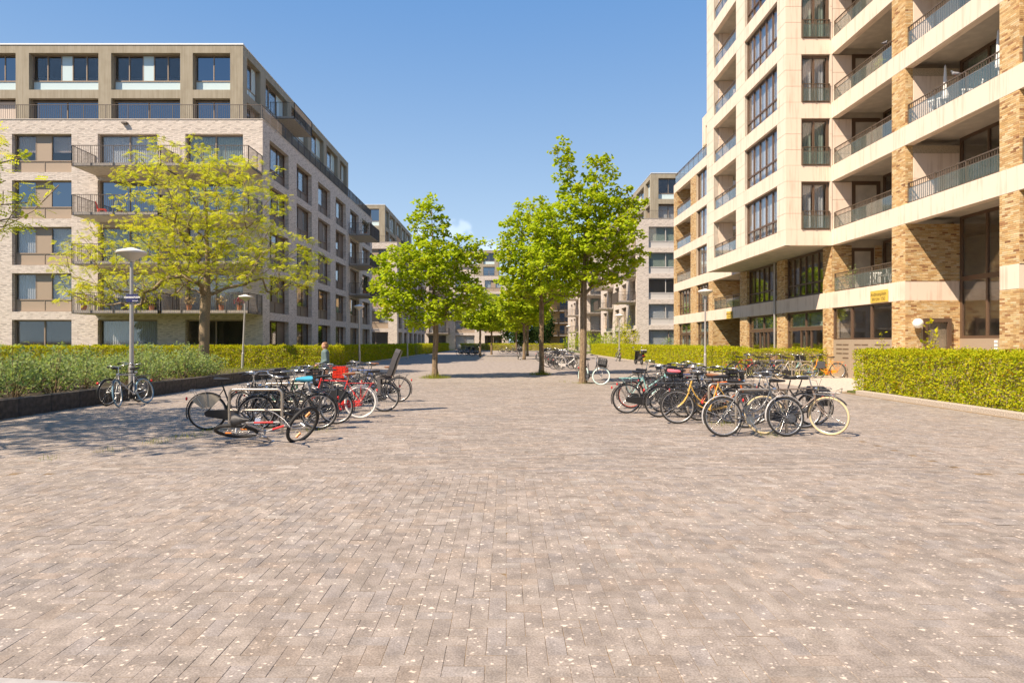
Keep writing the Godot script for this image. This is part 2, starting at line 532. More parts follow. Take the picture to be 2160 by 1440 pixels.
# a window: the part is its frame, its panes, panels and curtains are sub-parts. cols: [share, "g" glass / "m" mirroring glass / "p" panel], low: height of the panel below
func window(parent: Node3D, f: Fac, u0: float, u1: float, y0: float, y1: float, rec: float, cols: Array, low: float, frame: Material, panel: Material, fw := 0.07, veil := "", called := "window", split := 2) -> Node3D:
	var fr := MB.new()
	var gl := MB.new()
	var pn := MB.new()
	var d0 := rec
	var d1 := rec + 0.09
	fbox(fr, f, u0, u0 + fw, y0, y1, d0, d1)
	fbox(fr, f, u1 - fw, u1, y0, y1, d0, d1)
	fbox(fr, f, u0 + fw, u1 - fw, y1 - fw, y1, d0, d1)
	fbox(fr, f, u0 + fw, u1 - fw, y0, y0 + fw, d0, d1)
	var yb := y0 + fw
	if low > 0.0:
		yb = y0 + low
		fbox(fr, f, u0 + fw, u1 - fw, yb - fw, yb, d0 - 0.01, d1)
		for k in split:
			var a := lerpf(u0 + fw, u1 - fw, float(k) / split)
			var b := lerpf(u0 + fw, u1 - fw, float(k + 1) / split)
			fbox(pn, f, a + (0.02 if k else 0.0), b - (0.02 if k < split - 1 else 0.0), y0 + fw, yb - fw, d0 + 0.03, d0 + 0.06)
			if k: fbox(fr, f, a - 0.02, a + 0.02, y0 + fw, yb - fw, d0 + 0.005, d1)
	var total := 0.0
	for c in cols: total += c[0]
	var u := u0 + fw
	var span := u1 - u0 - fw * 2
	var lights := []
	for k in cols.size():
		var w: float = span * cols[k][0] / total
		var a := u + (fw * 0.4 if k else 0.0)
		var b := u + w - (fw * 0.4 if k < cols.size() - 1 else 0.0)
		if k: fbox(fr, f, u - fw * 0.4, u + fw * 0.4, yb, y1 - fw, d0 + 0.005, d1 - 0.005)
		if cols[k][1] == "p": fbox(pn, f, a, b, yb, y1 - fw, d0 + 0.02, d0 + 0.06)
		else: lights.append([a, b, cols[k][1]])
		u += w
	var w := part(parent, called, fr, frame)
	for l in lights:
		var pm := MB.new()
		fbox(pm, f, l[0] - 0.004, l[1] + 0.004, yb - 0.004, y1 - fw + 0.004, d0 + 0.045, d0 + 0.065)
		if l[2] != "m": fbox(pm, f, l[0] - 0.004, l[1] + 0.004, yb - 0.004, y1 - fw + 0.004, d0 + 0.075, d0 + 0.081)   # second sheet of the double glazing
		part(w, "pane", pm, M.pane_mirror if l[2] == "m" else M.pane_glass)
		if veil and l[2] == "g":
			var cm: Material = M.blind_beige if veil == "blind" else (M.curtain_sage if veil == "sage" else M.curtain)
			var y2 := yb if veil != "blind" else lerpf(yb, y1, 0.35)
			part(w, "curtain" if veil != "blind" else "roller_blind", curtain_sheet(f, l[0], l[1], y2, y1 - fw, d0 + 0.22), cm)
	if pn.v.size(): part(w, "panel", pn, panel)
	return w

# upright bars between a and b (both at the foot of the railing) with a top and a bottom rail
func rail(frame: MB, bars: MB, a: Vector3, b: Vector3, h: float, gap := 0.115, thick := 0.012, low := 0.0) -> void:
	var d := (b - a)
	var nn := maxi(1, int(round(d.length() / gap)))
	var up := Vector3.UP
	frame.bar(a + up * h, b + up * h, 0.05, 0.03)
	frame.bar(a + up * (low + 0.02), b + up * (low + 0.02), 0.035, 0.03)
	for k in nn + 1:
		var p := a + d * (float(k) / nn)
		if k % 12 == 0 or k == nn: frame.bar(p + up * low, p + up * h, 0.04, 0.04)
		else: bars.bar(p + up * low, p + up * h, 0.022, thick, d.normalized())

func add_rail(parent: Node3D, fr: MB, ba: MB, m: Material) -> void:
	var r := part(parent, "railing", fr, m)
	var b := part(r, "bars", ba, m)
	b.set_meta("kind", "stuff")

func balcony(parent: Node3D, f: Fac, u0: float, u1: float, y: float, proj: float) -> Node3D:
	var sl := MB.new()
	fbox(sl, f, u0, u1, y, y + 0.22, -proj, 0.01)
	var b := part(parent, "balcony", sl, M.balcony_concrete)
	var fr := MB.new()
	var ba := MB.new()
	var e := 0.03
	rail(fr, ba, f.pt(u0 - e, y + 0.02, -proj - e), f.pt(u1 + e, y + 0.02, -proj - e), 1.25)
	rail(fr, ba, f.pt(u0 - e, y + 0.02, -proj - e), f.pt(u0 - e, y + 0.02, -0.03), 1.25)
	rail(fr, ba, f.pt(u1 + e, y + 0.02, -proj - e), f.pt(u1 + e, y + 0.02, -0.03), 1.25)
	var r := part(b, "railing", fr, M.railing_metal)
	part(b, "railing_bars", ba, M.railing_metal).set_meta("kind", "stuff")
	return b

# ---------------------------------------------------------------- grey brick block with a set-back concrete top
func grey_block(called: String, label: String, s: float, xs: float, d0: float, length: float, width: float, fcols: Array, scols: Array, side_balconies: Array, mirror_share := 0.25) -> Node3D:
	var b := thing(called, label, "apartment building", P(0, 0, 0))
	var top := 16.0
	var ff := Fac.new(P(xs, 0, d0), Vector3(s, 0, 0), Vector3.BACK)
	var fs := Fac.new(P(xs, 0, d0), Vector3.FORWARD, Vector3(-s, 0, 0))
	var rows := []
	for k in 5: rows.append([0.06 if k == 0 else 0.61 + 3.0 * k, 3.08 + 3.0 * k])
	var hf := []
	var hs := []
	for c in fcols:
		for r in rows: hf.append([c[0], c[1], r[0], r[1]])
	for c in scols:
		for r in rows: hs.append([c[0], c[1], r[0], r[1]])
	var wall := MB.new()
	wall_open(wall, ff, 0, width, 0, top, hf, 0.38)
	wall_open(wall, fs, 0, length, 0, top, hs, 0.38)
	var fb := Fac.new(P(xs, 0, d0 + length), Vector3(s, 0, 0), Vector3.FORWARD)
	wall_open(wall, fb, 0, width, 0, top, [], 0.3)
	# parapet top and inner faces
	fbox(wall, ff, 0.002, width, top - 0.9, top - 0.01, 0.002, 0.37)
	fbox(wall, fs, 0.372, length - 0.002, top - 0.9, top - 0.01, 0.002, 0.37)
	part(b, "wall", wall, M.grey_brick)
	var cop := MB.new()
	fbox(cop, ff, -0.03, width, top, top + 0.05, -0.03, 0.42)
	fbox(cop, fs, 0.425, length, top, top + 0.05, -0.03, 0.42)
	part(b, "coping", cop, M.balcony_concrete)
	# floors, back walls of the rooms, roof
	var sl := MB.new()
	for k in range(1, 6):
		sl.box(ff.pt(0.39, 0.12 + 3.0 * k, 0.39), ff.pt(width - 0.1, 0.57 + 3.0 * k if k < 5 else 15.4, length - 0.1))
	part(b, "floor_slabs", sl, M.interior_floor)
	var core := MB.new()
	core.box(ff.pt(4.6, 0, 4.6), ff.pt(width - 0.2, 15.2, length - 0.2))
	for c in fcols: fbox(core, ff, c[1] + 0.7, c[1] + 0.85, 0, 15.1, 0.39, 4.7)
	for c in scols: fbox(core, fs, c[1] + 0.7, c[1] + 0.85, 0, 15.1, 0.39, 4.7)
	part(b, "room_walls", core, M.interior_wall)
	# windows
	var veils := ["", "", "curtain", "", "sage", "curtain", "blind", ""]
	for c in fcols:
		for k in 5:
			var r: Array = rows[k]
			var g := "m" if k >= 3 and rng.randf() < mirror_share else "g"
			var veil: String = ["curtain", "curtain", "curtain", "sage", "curtain", "", "blind", "curtain"][rng.randi_range(0, 7)]
			if k == 0 and rng.randf() < 0.6: veil = ""
			if c[2] == "door": window(b, ff, c[0], c[1], r[0], r[1], 0.26, [[0.5, g], [0.5, g]], 0, M.frame_taupe, M.panel_taupe, 0.08, veil)
			elif k == 0: window(b, ff, c[0], c[1], r[0], r[1], 0.26, [[0.5, "g"], [0.5, "g"]], 0, M.frame_taupe, M.panel_taupe, 0.1, veil)
			elif c[2] == "triple": window(b, ff, c[0], c[1], r[0], r[1], 0.2, [[0.42, "g"], [0.29, "g"], [0.29, "g"]], 0.82, M.panel_grey, M.panel_grey, 0.09, veil)
			else: window(b, ff, c[0], c[1], r[0], r[1], 0.26, [[0.38, g], [0.27, "p"], [0.35, g]], 0.82, M.frame_taupe, M.panel_taupe, 0.07, veil)
	for c in scols:
		for k in 5:
			var r: Array = rows[k]
			var veil: String = veils[rng.randi_range(0, 7)]
			var pats := [[[0.3, "g"], [0.3, "g"], [0.4, "p"]], [[0.34, "g"], [0.3, "p"], [0.36, "g"]], [[0.25, "p"], [0.38, "g"], [0.37, "g"]], [[0.35, "g"], [0.35, "g"], [0.3, "g"]]]
			var pt: Array = pats[rng.randi_range(0, 3)]
			window(b, fs, c[0], c[1], r[0], r[1], 0.3, pt, 0.0 if k == 0 else 0.82, M.frame_brown if s < 0 else M.frame_taupe, M.panel_brown if s < 0 else M.panel_taupe, 0.07, veil)
	# balconies
	for c in fcols:
		if c[2] == "door":
			for k in range(1, 5): balcony(b, ff, c[3], c[4], 0.37 + 3.0 * k, 2.2)
	for c in side_balconies:
		for k in range(c[2], c[3]): balcony(b, fs, c[0], c[1], 0.27 + 3.0 * k, 2.1)
	penthouse(b, s, xs, d0, length, width, mirror_share)
	# railing on the terrace edge
	var fr := MB.new()
	var ba := MB.new()
	rail(fr, ba, ff.pt(0.1, top + 0.06, 0.1), ff.pt(width - 0.3, top + 0.06, 0.1), 0.93, 0.12)
	rail(fr, ba, fs.pt(0.15, top + 0.06, 0.1), fs.pt(length - 0.3, top + 0.06, 0.1), 0.93, 0.12)
	add_rail(b, fr, ba, M.railing_metal)
	return b

func penthouse(b: Node3D, s: float, xs: float, d0: float, length: float, width: float, mirror_share: float) -> void:
	var ff := Fac.new(P(xs + s * 2.19, 0, d0 + 2.2), Vector3(s, 0, 0), Vector3.BACK)
	var fs := Fac.new(P(xs + s * 2.19, 0, d0 + 2.2), Vector3.FORWARD, Vector3(-s, 0, 0))
	var w := width - 2.4
	var l := length - 4.6
	var y0 := 15.6
	var y1 := 21.85
	var bands := [[18.8, 21.3], [15.95, 18.22]]
	var conc := MB.new()
	var pf := [[0.0, 0.87], [3.42, 4.27], [8.97, 9.84], [14.57, 15.47], [20.1, 21.0]]
	var ps := [[0.0, 0.7], [3.1, 4.1], [8.8, 9.8], [14.1, 15.0], [19.1, 20.1], [24.3, 25.3], [l - 0.7, l]]
	var hf := []
	for k in pf.size() - 1:
		if pf[k + 1][0] < w: for r in bands: hf.append([pf[k][1], pf[k + 1][0], r[0], r[1]])
	var hs := []
	for k in ps.size() - 1:
		if ps[k + 1][0] <= l and ps[k + 1][0] > ps[k][1] + 0.8: for r in bands: hs.append([ps[k][1], ps[k + 1][0], r[0], r[1]])
	wall_open(conc, ff, 0, w, y0, y1, hf, 0.42)
	wall_open(conc, fs, 0, l, y0, y1, hs, 0.42)
	wall_open(conc, Fac.new(P(xs + s * 2.19, 0, d0 + 2.2 + l), Vector3(s, 0, 0), Vector3.FORWARD), 0, w, y0, y1, [], 0.1)
	part(b, "concrete_frame", conc, M.concrete)
	var rf := MB.new()
	rf.box(ff.pt(0.4, 18.3, 0.45), ff.pt(w - 0.1, 18.75, l - 0.1))
	rf.box(ff.pt(0.05, 21.4, 0.05), ff.pt(w - 0.05, 21.83, l - 0.05))
	part(b, "roof", rf, M.roofing)
	var tr := MB.new()
	fbox(tr, ff, -0.04, w, y1, y1 + 0.09, -0.04, 0.3)
	fbox(tr, fs, 0.305, l, y1, y1 + 0.05, -0.03, 0.3)
	part(b, "roof_trim", tr, M.roof_trim)
	var core := MB.new()
	core.box(ff.pt(4.2, y0, 4.2), ff.pt(w - 0.2, 21.3, l - 0.3))
	part(b, "room_walls", core, M.interior_wall)
	for h in hf:
		var lower: bool = h[2] < 17.0
		var wide: bool = h[1] - h[0] > 3.4
		var g := "m" if rng.randf() < 0.7 else "g"
		if lower:
			if wide and rng.randf() < 0.6: window(b, ff, h[0], h[1], h[2], h[3] - 0.1, 0.3, [[0.5, "p"], [0.5, "p"]], 0, M.frame_taupe, M.blind_beige, 0.06, "", "shutter")
			else: window(b, ff, h[0], h[1], h[2], h[3] - 0.1, 0.36, [[0.5, g], [0.5, g]], 0, M.frame_taupe, M.panel_taupe, 0.07, "curtain")
		elif wide: window(b, ff, h[0], h[1], h[2], h[3], 0.36, [[0.19, g], [0.19, g], [0.15, "p"], [0.19, g], [0.19, g]], 0.75, M.frame_taupe, M.panel_glass, 0.07, "", "window", 1)
		else: window(b, ff, h[0], h[1], h[2], h[3], 0.36, [[0.5, g], [0.5, g]], 0.75, M.frame_taupe, M.panel_glass, 0.07, "", "window", 1)
	for h in hs:
		window(b, fs, h[0], h[1], h[2], h[3], 0.34, [[0.32, "g"], [0.34, "g"], [0.34, "p"]], 0.75, M.frame_taupe, M.panel_glass if h[2] > 17.0 else M.panel_taupe, 0.07, "curtain" if rng.randf() < 0.4 else "")

# ---------------------------------------------------------------- yellow brick building
var tones := [Color(0.70, 0.47, 0.215), Color(0.76, 0.55, 0.285), Color(0.65, 0.42, 0.18), Color(0.78, 0.61, 0.36), Color(0.71, 0.51, 0.26), Color(0.57, 0.35, 0.155)]
var soot := noise(1.1, 91, 3)

func bricks(mb: MB, f: Fac, u0: float, u1: float, y0: float, y1: float, edges := true) -> void:
	var rows := int(round((y1 - y0) / 0.0625))
	var ch := (y1 - y0) / rows
	var gap := 0.010
	for r in rows:
		var u := u0 - (0.11 if r % 2 else 0.0)
		while u < u1 - 0.01:
			var a := maxf(u, u0)
			var b := minf(u + 0.22 - gap, u1)
			u += 0.22
			if b - a < 0.03: continue
			var ya := y0 + r * ch + gap * 0.5
			var yb := ya + ch - gap
			var t: Color = tones[rng.randi_range(0, 5)]
			var p := f.pt((a + b) / 2, ya)
			var dk := soot.get_noise_3d(p.x + p.z, p.y * 2.2, p.z * 0.3)
			if rng.randf() < 0.035 + clampf(dk, 0.0, 0.5) * 0.42: t = Color(0.30, 0.15, 0.07).lerp(Color(0.52, 0.28, 0.12), rng.randf())
			mb.col = t * rng.randf_range(0.88, 1.08)
			var o := -0.012 - rng.randf() * 0.003
			var A := f.pt(a, ya, o); var B := f.pt(b, ya, o); var C := f.pt(b, yb, o); var D := f.pt(a, yb, o)
			face(mb, A, B, C, D, f.N)
			if edges:
				var q := -f.N * 0.014
				face(mb, D, C, C + q, D + q, Vector3.UP)
				face(mb, A, B, B + q, A + q, Vector3.DOWN)
				face(mb, A, A + q, D + q, D, -f.U)
				face(mb, B, B + q, C + q, C, f.U)

# a brick pier or wall: its mortar body is the part, the bricks on the faces that can be seen its sub-part; more: further faces [fac, u0, u1, y0, y1]
func brick_wall(parent: Node3D, f: Fac, u0: float, u1: float, y0: float, y1: float, thick: float, edges := true, more := [], plain := false) -> void:
	var body := MB.new()
	fbox(body, f, u0, u1, y0, y1, 0.0, thick)
	var o := part(parent, "brick_pier", body, M.mortar)
	if plain: return
	var br := MB.new()
	br.use_col = true
	bricks(br, f, u0, u1, y0, y1, edges)
	for m in more: bricks(br, m[0], m[1], m[2], m[3], m[4], edges)
	part(o, "bricks", br, M.yellow_brick).set_meta("kind", "stuff")

func glass_rail(parent: Node3D, a: Vector3, b: Vector3, h: float) -> void:   # bronze bars with a band of glass and an open strip under the hand rail
	var fr := MB.new()
	var ba := MB.new()
	var up := Vector3.UP
	var d := b - a
	fr.bar(a + up * h, b + up * h, 0.05, 0.035)
	fr.bar(a + up * (h - 0.2), b + up * (h - 0.2), 0.03, 0.03)
	fr.bar(a + up * 0.05, b + up * 0.05, 0.03, 0.03)
	var nn := maxi(2, int(round(d.length() / 1.35)))
	for k in nn + 1:
		var p := a + d * (float(k) / nn)
		fr.bar(p, p + up * h, 0.05, 0.05)
	nn = int(round(d.length() / 0.115))
	for k in nn:
		var p := a + d * ((k + 0.5) / nn)
		ba.bar(p + up * 0.05, p + up * (h - 0.0), 0.014, 0.02, d.normalized())
	var gl := MB.new()
	var side := d.cross(up).normalized()
	if side.dot(Vector3(0, EYE, 0) - a) < 0.0: side = -side
	gl.bar(a + up * ((h - 0.15) * 0.5) + side * 0.03, b + up * ((h - 0.15) * 0.5) + side * 0.03, 0.01, h - 0.27)
	var r := part(parent, "railing", fr, M.railing_bronze)
	part(r, "bars", ba, M.railing_bronze).set_meta("kind", "stuff")
	part(r, "glass_screen", gl, M.railing_glass)

func cladding(parent: Node3D, f: Fac, u0: float, u1: float, y0: float, y1: float, course := 0.752) -> void:   # stone panels with open joints on a dark backing
	var nn := maxi(1, int(round((y1 - y0) / course)))
	for k in nn:
		var m := MB.new()
		var a := lerpf(y0, y1, float(k) / nn) + 0.006
		var b := lerpf(y0, y1, float(k + 1) / nn) - 0.006
		m.chamfer_box(f.pt(u0 + 0.004, a, -0.03), f.pt(u1 - 0.004, b, 0.012), 0.005)
		part(parent, "stone_panel", m, M.stone_cladding)

func stone_beam(parent: Node3D, f: Fac, u0: float, u1: float, y0: float, y1: float, thick: float, proud := 0.02) -> void:
	var nn := maxi(1, int(round((u1 - u0) / 5.2)))
	for k in nn:
		var m := MB.new()
		m.chamfer_box(f.pt(lerpf(u0, u1, float(k) / nn) + 0.004, y0, -proud), f.pt(lerpf(u0, u1, float(k + 1) / nn) - 0.004, y1, thick), 0.008)
		part(parent, "stone_beam", m, M.stone_cladding)

func tan_building() -> void:
	var b := thing("tan_apartment_building", "tall tan stone and yellow brick apartment building with recessed balconies", "apartment building")
	var X := 15.4
	var street := Fac.new(P(X, 0, 0), Vector3.FORWARD, Vector3.LEFT)           # u = depth
	var inner := Fac.new(P(X + 2.1, 0, 0), Vector3.FORWARD, Vector3.LEFT)      # back of the balconies
	var bay := Fac.new(P(13.2, 0, 0), Vector3.FORWARD, Vector3.LEFT)
	var lv := [3.25, 6.2, 9.22, 12.2, 15.22, 18.22, 21.22, 24.22]
	var bh := 0.75
	var top := 27.0
	var so := MB.new()      # soffits and floors of the balconies
	var inn := MB.new()
	# mass behind everything
	inn.box(P(X + 6.0, 0, 14.0), P(X + 12.0, 27.4, 58.0))
	part(b, "core_wall", inn, M.interior_wall)
	# ---- piers with brick, from the camera inwards
	for pr in [[14.2, 15.05], [19.05, 19.8], [24.5, 25.33]]:
		var y := 0.0
		for k in lv.size() + 1:
			var y1: float = lv[k] if k < lv.size() else top
			var e := Fac.new(P(X, 0, pr[0]), Vector3.RIGHT, Vector3.BACK)   # the end of the pier that faces the camera
			var more := []
			if y1 < 7.0:
				if pr[0] > 20.0 and k == 0: more = [[e, 0.0, 0.62, y, y1], [e, 0.62, 1.72, 2.56, y1], [e, 1.72, 2.1, y, y1]]
				else: more = [[e, 0.0, 2.1, y, y1]]
			elif y1 < 15.3: more = [[e, 0.0, 0.28, y, y1]]
			brick_wall(b, street, pr[0], pr[1], y, y1, 2.1, true, more, y1 > 15.5 or pr[0] < 15.0)
			if y1 > 7.0 and y1 < 15.3 and pr[0] > 15.0: cladding(b, Fac.new(P(X + 0.28, 0, pr[0]), Vector3.RIGHT, Vector3.BACK), 0.02, 1.8, y + 0.02, y1 - 0.3, 0.9)
			if k < lv.size():
				if k == 0: stone_beam(b, street, pr[0], pr[1], lv[k], lv[k] + bh, 2.1)
			y = y1 + bh
	# beam bands that return into the first recess, and full-length beams above
	for k in range(1, lv.size()): stone_beam(b, street, 14.2, 30.0, lv[k], lv[k] + bh, 0.3)
	stone_beam(b, street, 25.335, 30.0, lv[0], lv[0] + bh, 0.3)
	for k in range(0, lv.size()):
		var near := 14.2 if k > 0 else 25.34
		fbox(so, street, near, 30.0, lv[k] + 0.28, lv[k] + 0.5, 0.31, 6.0)
	part(b, "balcony_floor", so, M.soffit)
	# ---- recess between the two brick piers: two-storey entrance glazing, balconies above
	for rc in [[15.06, 19.04, 0], [19.81, 24.49, 1], [25.34, 29.99, 2]]:
		var u0: float = rc[0]
		var u1: float = rc[1]
		if rc[2] < 2:
			var gf := window(b, inner, u0, u1, 1.78, lv[1] + 0.27, 0.0, [[0.42, "g"], [0.3, "g"], [0.28, "g"]], 0, M.frame_brown, M.panel_taupe, 0.11, "", "entrance_glazing")
			var tr := MB.new()
			fbox(tr, inner, u0 + 0.11, u1 - 0.11, 3.98, 4.16, -0.015, 0.1)
			part(gf, "transom", tr, M.frame_brown)
			var mp := MB.new()
			fbox(mp, inner, lerpf(u0, u1, 0.32), u1, 0.0, 1.78, -0.01, 0.1)
			part(b, "mailbox_panel", mp, M.panel_taupe)
			var slots := MB.new()
			for c in 2:
				for r in 6: fbox(slots, inner, u1 - 1.9 - c * 0.26, u1 - 1.76 - c * 0.26, 1.62 - r * 0.13, 1.71 - r * 0.13, -0.03, -0.009)
			part(b, "name_plates", slots, M.white_plastic)
			var dr := MB.new()
			fbox(dr, inner, u0 + 0.1, lerpf(u0, u1, 0.32) - 0.05, 0.02, 1.76, 0.02, 0.08)
			part(b, "entrance_door", dr, M.frame_brown)
		else:
			# ground floor: panels with glazing above, flush with the street
			var n3 := 3
			for k in n3:
				var a := lerpf(u0, u1, float(k) / n3)
				var c := lerpf(u0, u1, float(k + 1) / n3)
				window(b, street, a, c, 1.76, lv[0] - 0.01, 0.06, [[1.0, "g"]], 0, M.frame_brown, M.panel_taupe, 0.06)
				var pm := MB.new()
				pm.chamfer_box(street.pt(a + 0.012, 0.03, 0.05), street.pt(c - 0.012, 1.75, 0.12), 0.008)
				var pn := part(b, "service_panel", pm, M.panel_taupe)
				var sl := MB.new()
				for r in 4:
					for q in 2 if r < 3 else 1:
						for h in 6: fbox(sl, street, a + 0.22 + q * 0.56 + h * 0.085, a + 0.27 + q * 0.56 + h * 0.085, 1.5 - r * 0.2, 1.55 - r * 0.2, 0.035, 0.06)
				part(pn, "slots", sl, M.frame_brown)
			var fb := Fac.new(P(X, 0, 30.0), Vector3.RIGHT, Vector3.BACK)
			brick_wall(b, fb, 0.0, 0.92, lv[0] + bh, lv[1], 0.2)
			brick_wall(b, fb, 2.02, 2.35, lv[0] + bh, lv[1], 0.2)
			window(b, fb, 0.93, 2.01, lv[0] + 0.5, lv[1] - 0.1, 0.05, [[1.0, "g"]], 0, M.frame_brown, M.panel_taupe, 0.16, "", "balcony_door")
			window(b, inner, u0, u1, lv[0] + 0.5, lv[1] + 0.2, 0.3, [[0.5, "g"], [0.5, "g"]], 0, M.frame_brown, M.panel_taupe, 0.1)
		for k in range(1, lv.size()):
			var ya: float = lv[k] + 0.5
			var yb: float = (lv[k + 1] if k + 1 < lv.size() else top) + 0.27
			window(b, inner, u0, u1, ya, yb, 0.0 if rc[2] < 2 else 0.3, [[0.3, "g"], [0.4, "g"], [0.3, "g"]], 0, M.frame_brown, M.panel_taupe, 0.1, "sage" if rng.randf() < 0.3 else "")
			if rc[2] == 2 and k < 7:
				var fb2 := Fac.new(P(X, 0, 30.0), Vector3.RIGHT, Vector3.BACK)
				cladding(b, fb2, 0.02, 0.92, ya, yb - 0.3, 0.9)
				window(b, fb2, 0.95, 2.3, ya, yb - 0.25, 0.02, [[1.0, "g"]], 0, M.frame_brown, M.panel_taupe, 0.17, "", "balcony_door")
			glass_rail(b, street.pt(u0 + 0.04, lv[k] + bh, 0.1), street.pt(u1 - 0.04, lv[k] + bh, 0.1), 0.8)
	glass_rail(b, street.pt(25.4, lv[0] + bh, 0.1), street.pt(29.9, lv[0] + bh, 0.1), 0.85)
	# back wall of the recess beside the bay
	var bw := MB.new()
	bw.box(P(X + 0.03, 0, 30.06), P(X + 6.0, top, 30.3))
	part(b, "inner_wall", bw, M.soffit)
	# ---- the bay that hangs over the street
	var b0 := 30.0
	var b1 := 41.7
	var shell := MB.new()
	shell.box(bay.pt(b0 + 0.1, lv[1] + 0.02, 4.0), bay.pt(b1 - 0.1, top, 6.0))
	for k in range(1, lv.size()): shell.box(bay.pt(b0 + 0.05, lv[k] + 0.02, 0.1), bay.pt(b1 - 0.03, lv[k] + bh - 0.03, 4.1))
	part(b, "bay_floors", shell, M.soffit)
	var near := Fac.new(P(13.2, 0, b0), Vector3.RIGHT, Vector3.BACK)
	for k in range(1, lv.size()):
		var y: float = lv[k]
		var y2: float = lv[k + 1] if k + 1 < lv.size() else top
		stone_beam(b, bay, b0, b1, y, y + bh, 0.25, 0.03)
		stone_beam(b, near, -0.028, 2.2, y, y + bh, 0.25, 0.031)
		for sp in [[b0, 30.88], [35.1, 36.4], [40.35, b1]]: cladding(b, bay, sp[0], sp[1], y + bh, y2)
		cladding(b, near, -0.03, 0.74, y + bh, y2)
		cladding(b, near, 2.08, 2.2, y + bh, y2)
		var bk := MB.new()
		fbox(bk, bay, b0 + 0.02, 30.86, y + bh, y2, 0.014, 0.3)
		fbox(bk, bay, 35.12, 36.38, y + bh, y2, 0.014, 0.3)
		fbox(bk, bay, 40.37, b1 - 0.02, y + bh, y2, 0.014, 0.3)
		fbox(bk, near, 0.31, 0.72, y + bh, y2, 0.014, 0.3)
		fbox(bk, near, 2.1, 2.19, y + bh, y2, 0.014, 0.3)
		part(b, "backing_wall", bk, M.soffit)
		window(b, bay, 30.89, 35.09, y + bh + 0.01, y2 - 0.01, 0.12, [[0.2, "g"], [0.2, "g"], [0.2, "g"], [0.2, "g"], [0.2, "g"]], 0, M.frame_brown, M.panel_taupe, 0.09, "curtain" if rng.randf() < 0.5 else "")
		var tm := MB.new()
		fbox(tm, bay, 30.98, 35.0, y + bh + 0.62, y + bh + 0.7, 0.115, 0.19)
		part(b, "window_transom", tm, M.frame_brown)
		window(b, near, 0.75, 2.07, y + bh + 0.01, y2 - 0.01, 0.1, [[0.47, "g"], [0.53, "g"]], 0, M.frame_brown, M.panel_taupe, 0.1, "sage" if k % 2 == 0 else "curtain")
		glass_rail(b, near.pt(0.78, y + bh, -0.06), near.pt(2.04, y + bh, -0.06), 0.86)
		# balcony in the bay
		glass_rail(b, bay.pt(36.42, y + bh, 0.08), bay.pt(40.3, y + bh, 0.08), 0.8)
		var ret := Fac.new(P(13.2, 0, 40.33), Vector3.RIGHT, Vector3.BACK)
		cladding(b, ret, 0.3, 1.2, y + bh, y2)
		window(b, Fac.new(P(15.3, 0, 0), Vector3.FORWARD, Vector3.LEFT), 36.4, 40.3, y + 0.5, y2 + 0.2, 0.0, [[0.3, "p"], [0.7, "g"]], 0, M.frame_brown, M.stone_cladding, 0.08)
	# ---- lower storeys under the bay and along the street: [near, far, first-floor kind, ground kind]
	var yb0: float = lv[0]
	var yb1: float = lv[0] + bh
	stone_beam(b, street, 30.0, 58.3, yb0, yb1, 0.3)
	for pr in [[30.0, 30.85], [35.07, 36.1], [40.6, 41.8], [47.3, 48.3], [51.4, 53.0], [56.9, 58.3]]:
		for yy in [[0.0, yb0], [yb1, lv[1]]]:
			var en := Fac.new(P(X, 0, pr[0]), Vector3.RIGHT, Vector3.BACK)
			brick_wall(b, street, pr[0], pr[1], yy[0], yy[1], 0.35, pr[0] < 36.5, [[en, 0.0, 0.35, yy[0], yy[1]]])
	for wn in [[30.86, 35.06, 6], [36.11, 40.59, 6], [48.31, 51.39, 4], [53.01, 56.89, 4]]:
		var cs := []
		for k in wn[2]: cs.append([1.0, "g"])
		var w := window(b, street, wn[0], wn[1], yb1 + 0.01, lv[1] - 0.02, 0.14, cs, 0, M.frame_brown, M.panel_taupe, 0.1, "sage" if wn[0] > 45.0 else "")
		var tm := MB.new()
		fbox(tm, street, wn[0] + 0.1, wn[1] - 0.1, yb1 + 0.62, yb1 + 0.7, 0.135, 0.22)
		part(w, "transom", tm, M.frame_brown)
		window(b, street, wn[0], wn[1], 2.35, yb0 - 0.01, 0.14, [[1.0, "g"], [1.0, "g"]], 0, M.frame_brown, M.panel_taupe, 0.1, "sage")
		var dr := window(b, street, wn[0], wn[1], 0.03, 2.34, 0.14, [[0.36, "g"], [0.14, "g"], [0.14, "g"], [0.36, "g"]], 0, M.frame_brown, M.panel_taupe, 0.1, "sage" if rng.randf() < 0.6 else "", "terrace_door")
		var hd := MB.new()
		for k in [-0.06, 0.06]: fbox(hd, street, (wn[0] + wn[1]) / 2 + k - 0.015, (wn[0] + wn[1]) / 2 + k + 0.015, 0.3, 2.0, 0.07, 0.1)
		part(dr, "door_handle", hd, M.chrome)
	var gl := MB.new()
	gl.box(P(X + 0.4, lv[0] + 0.28, 30.4), P(X + 6.0, lv[0] + 0.5, 58.2))
	gl.box(P(X + 0.31, lv[1] + 0.05, 30.31), P(X + 6.0, lv[1] + 0.5, 58.2))
	for k in range(2, 5): gl.box(P(X + 0.31, lv[k] + 0.28, 41.75), P(X + 6.0, lv[k] + 0.5, 58.2))
	for d in [36.0, 41.2, 47.8, 52.2]: gl.box(P(X + 0.4, 0.0, d), P(X + 6.0, lv[1], d + 0.15))
	part(b, "floor_slabs", gl, M.soffit)
	# brick recess with a balcony beyond the bay
	var rf := Fac.new(P(X, 0, 47.29), Vector3.RIGHT, Vector3.BACK)
	for yy in [[0.0, yb0 + 0.3], [yb1, lv[1]]]: brick_wall(b, rf, 0.0, 2.1, yy[0], yy[1], 0.2, false)
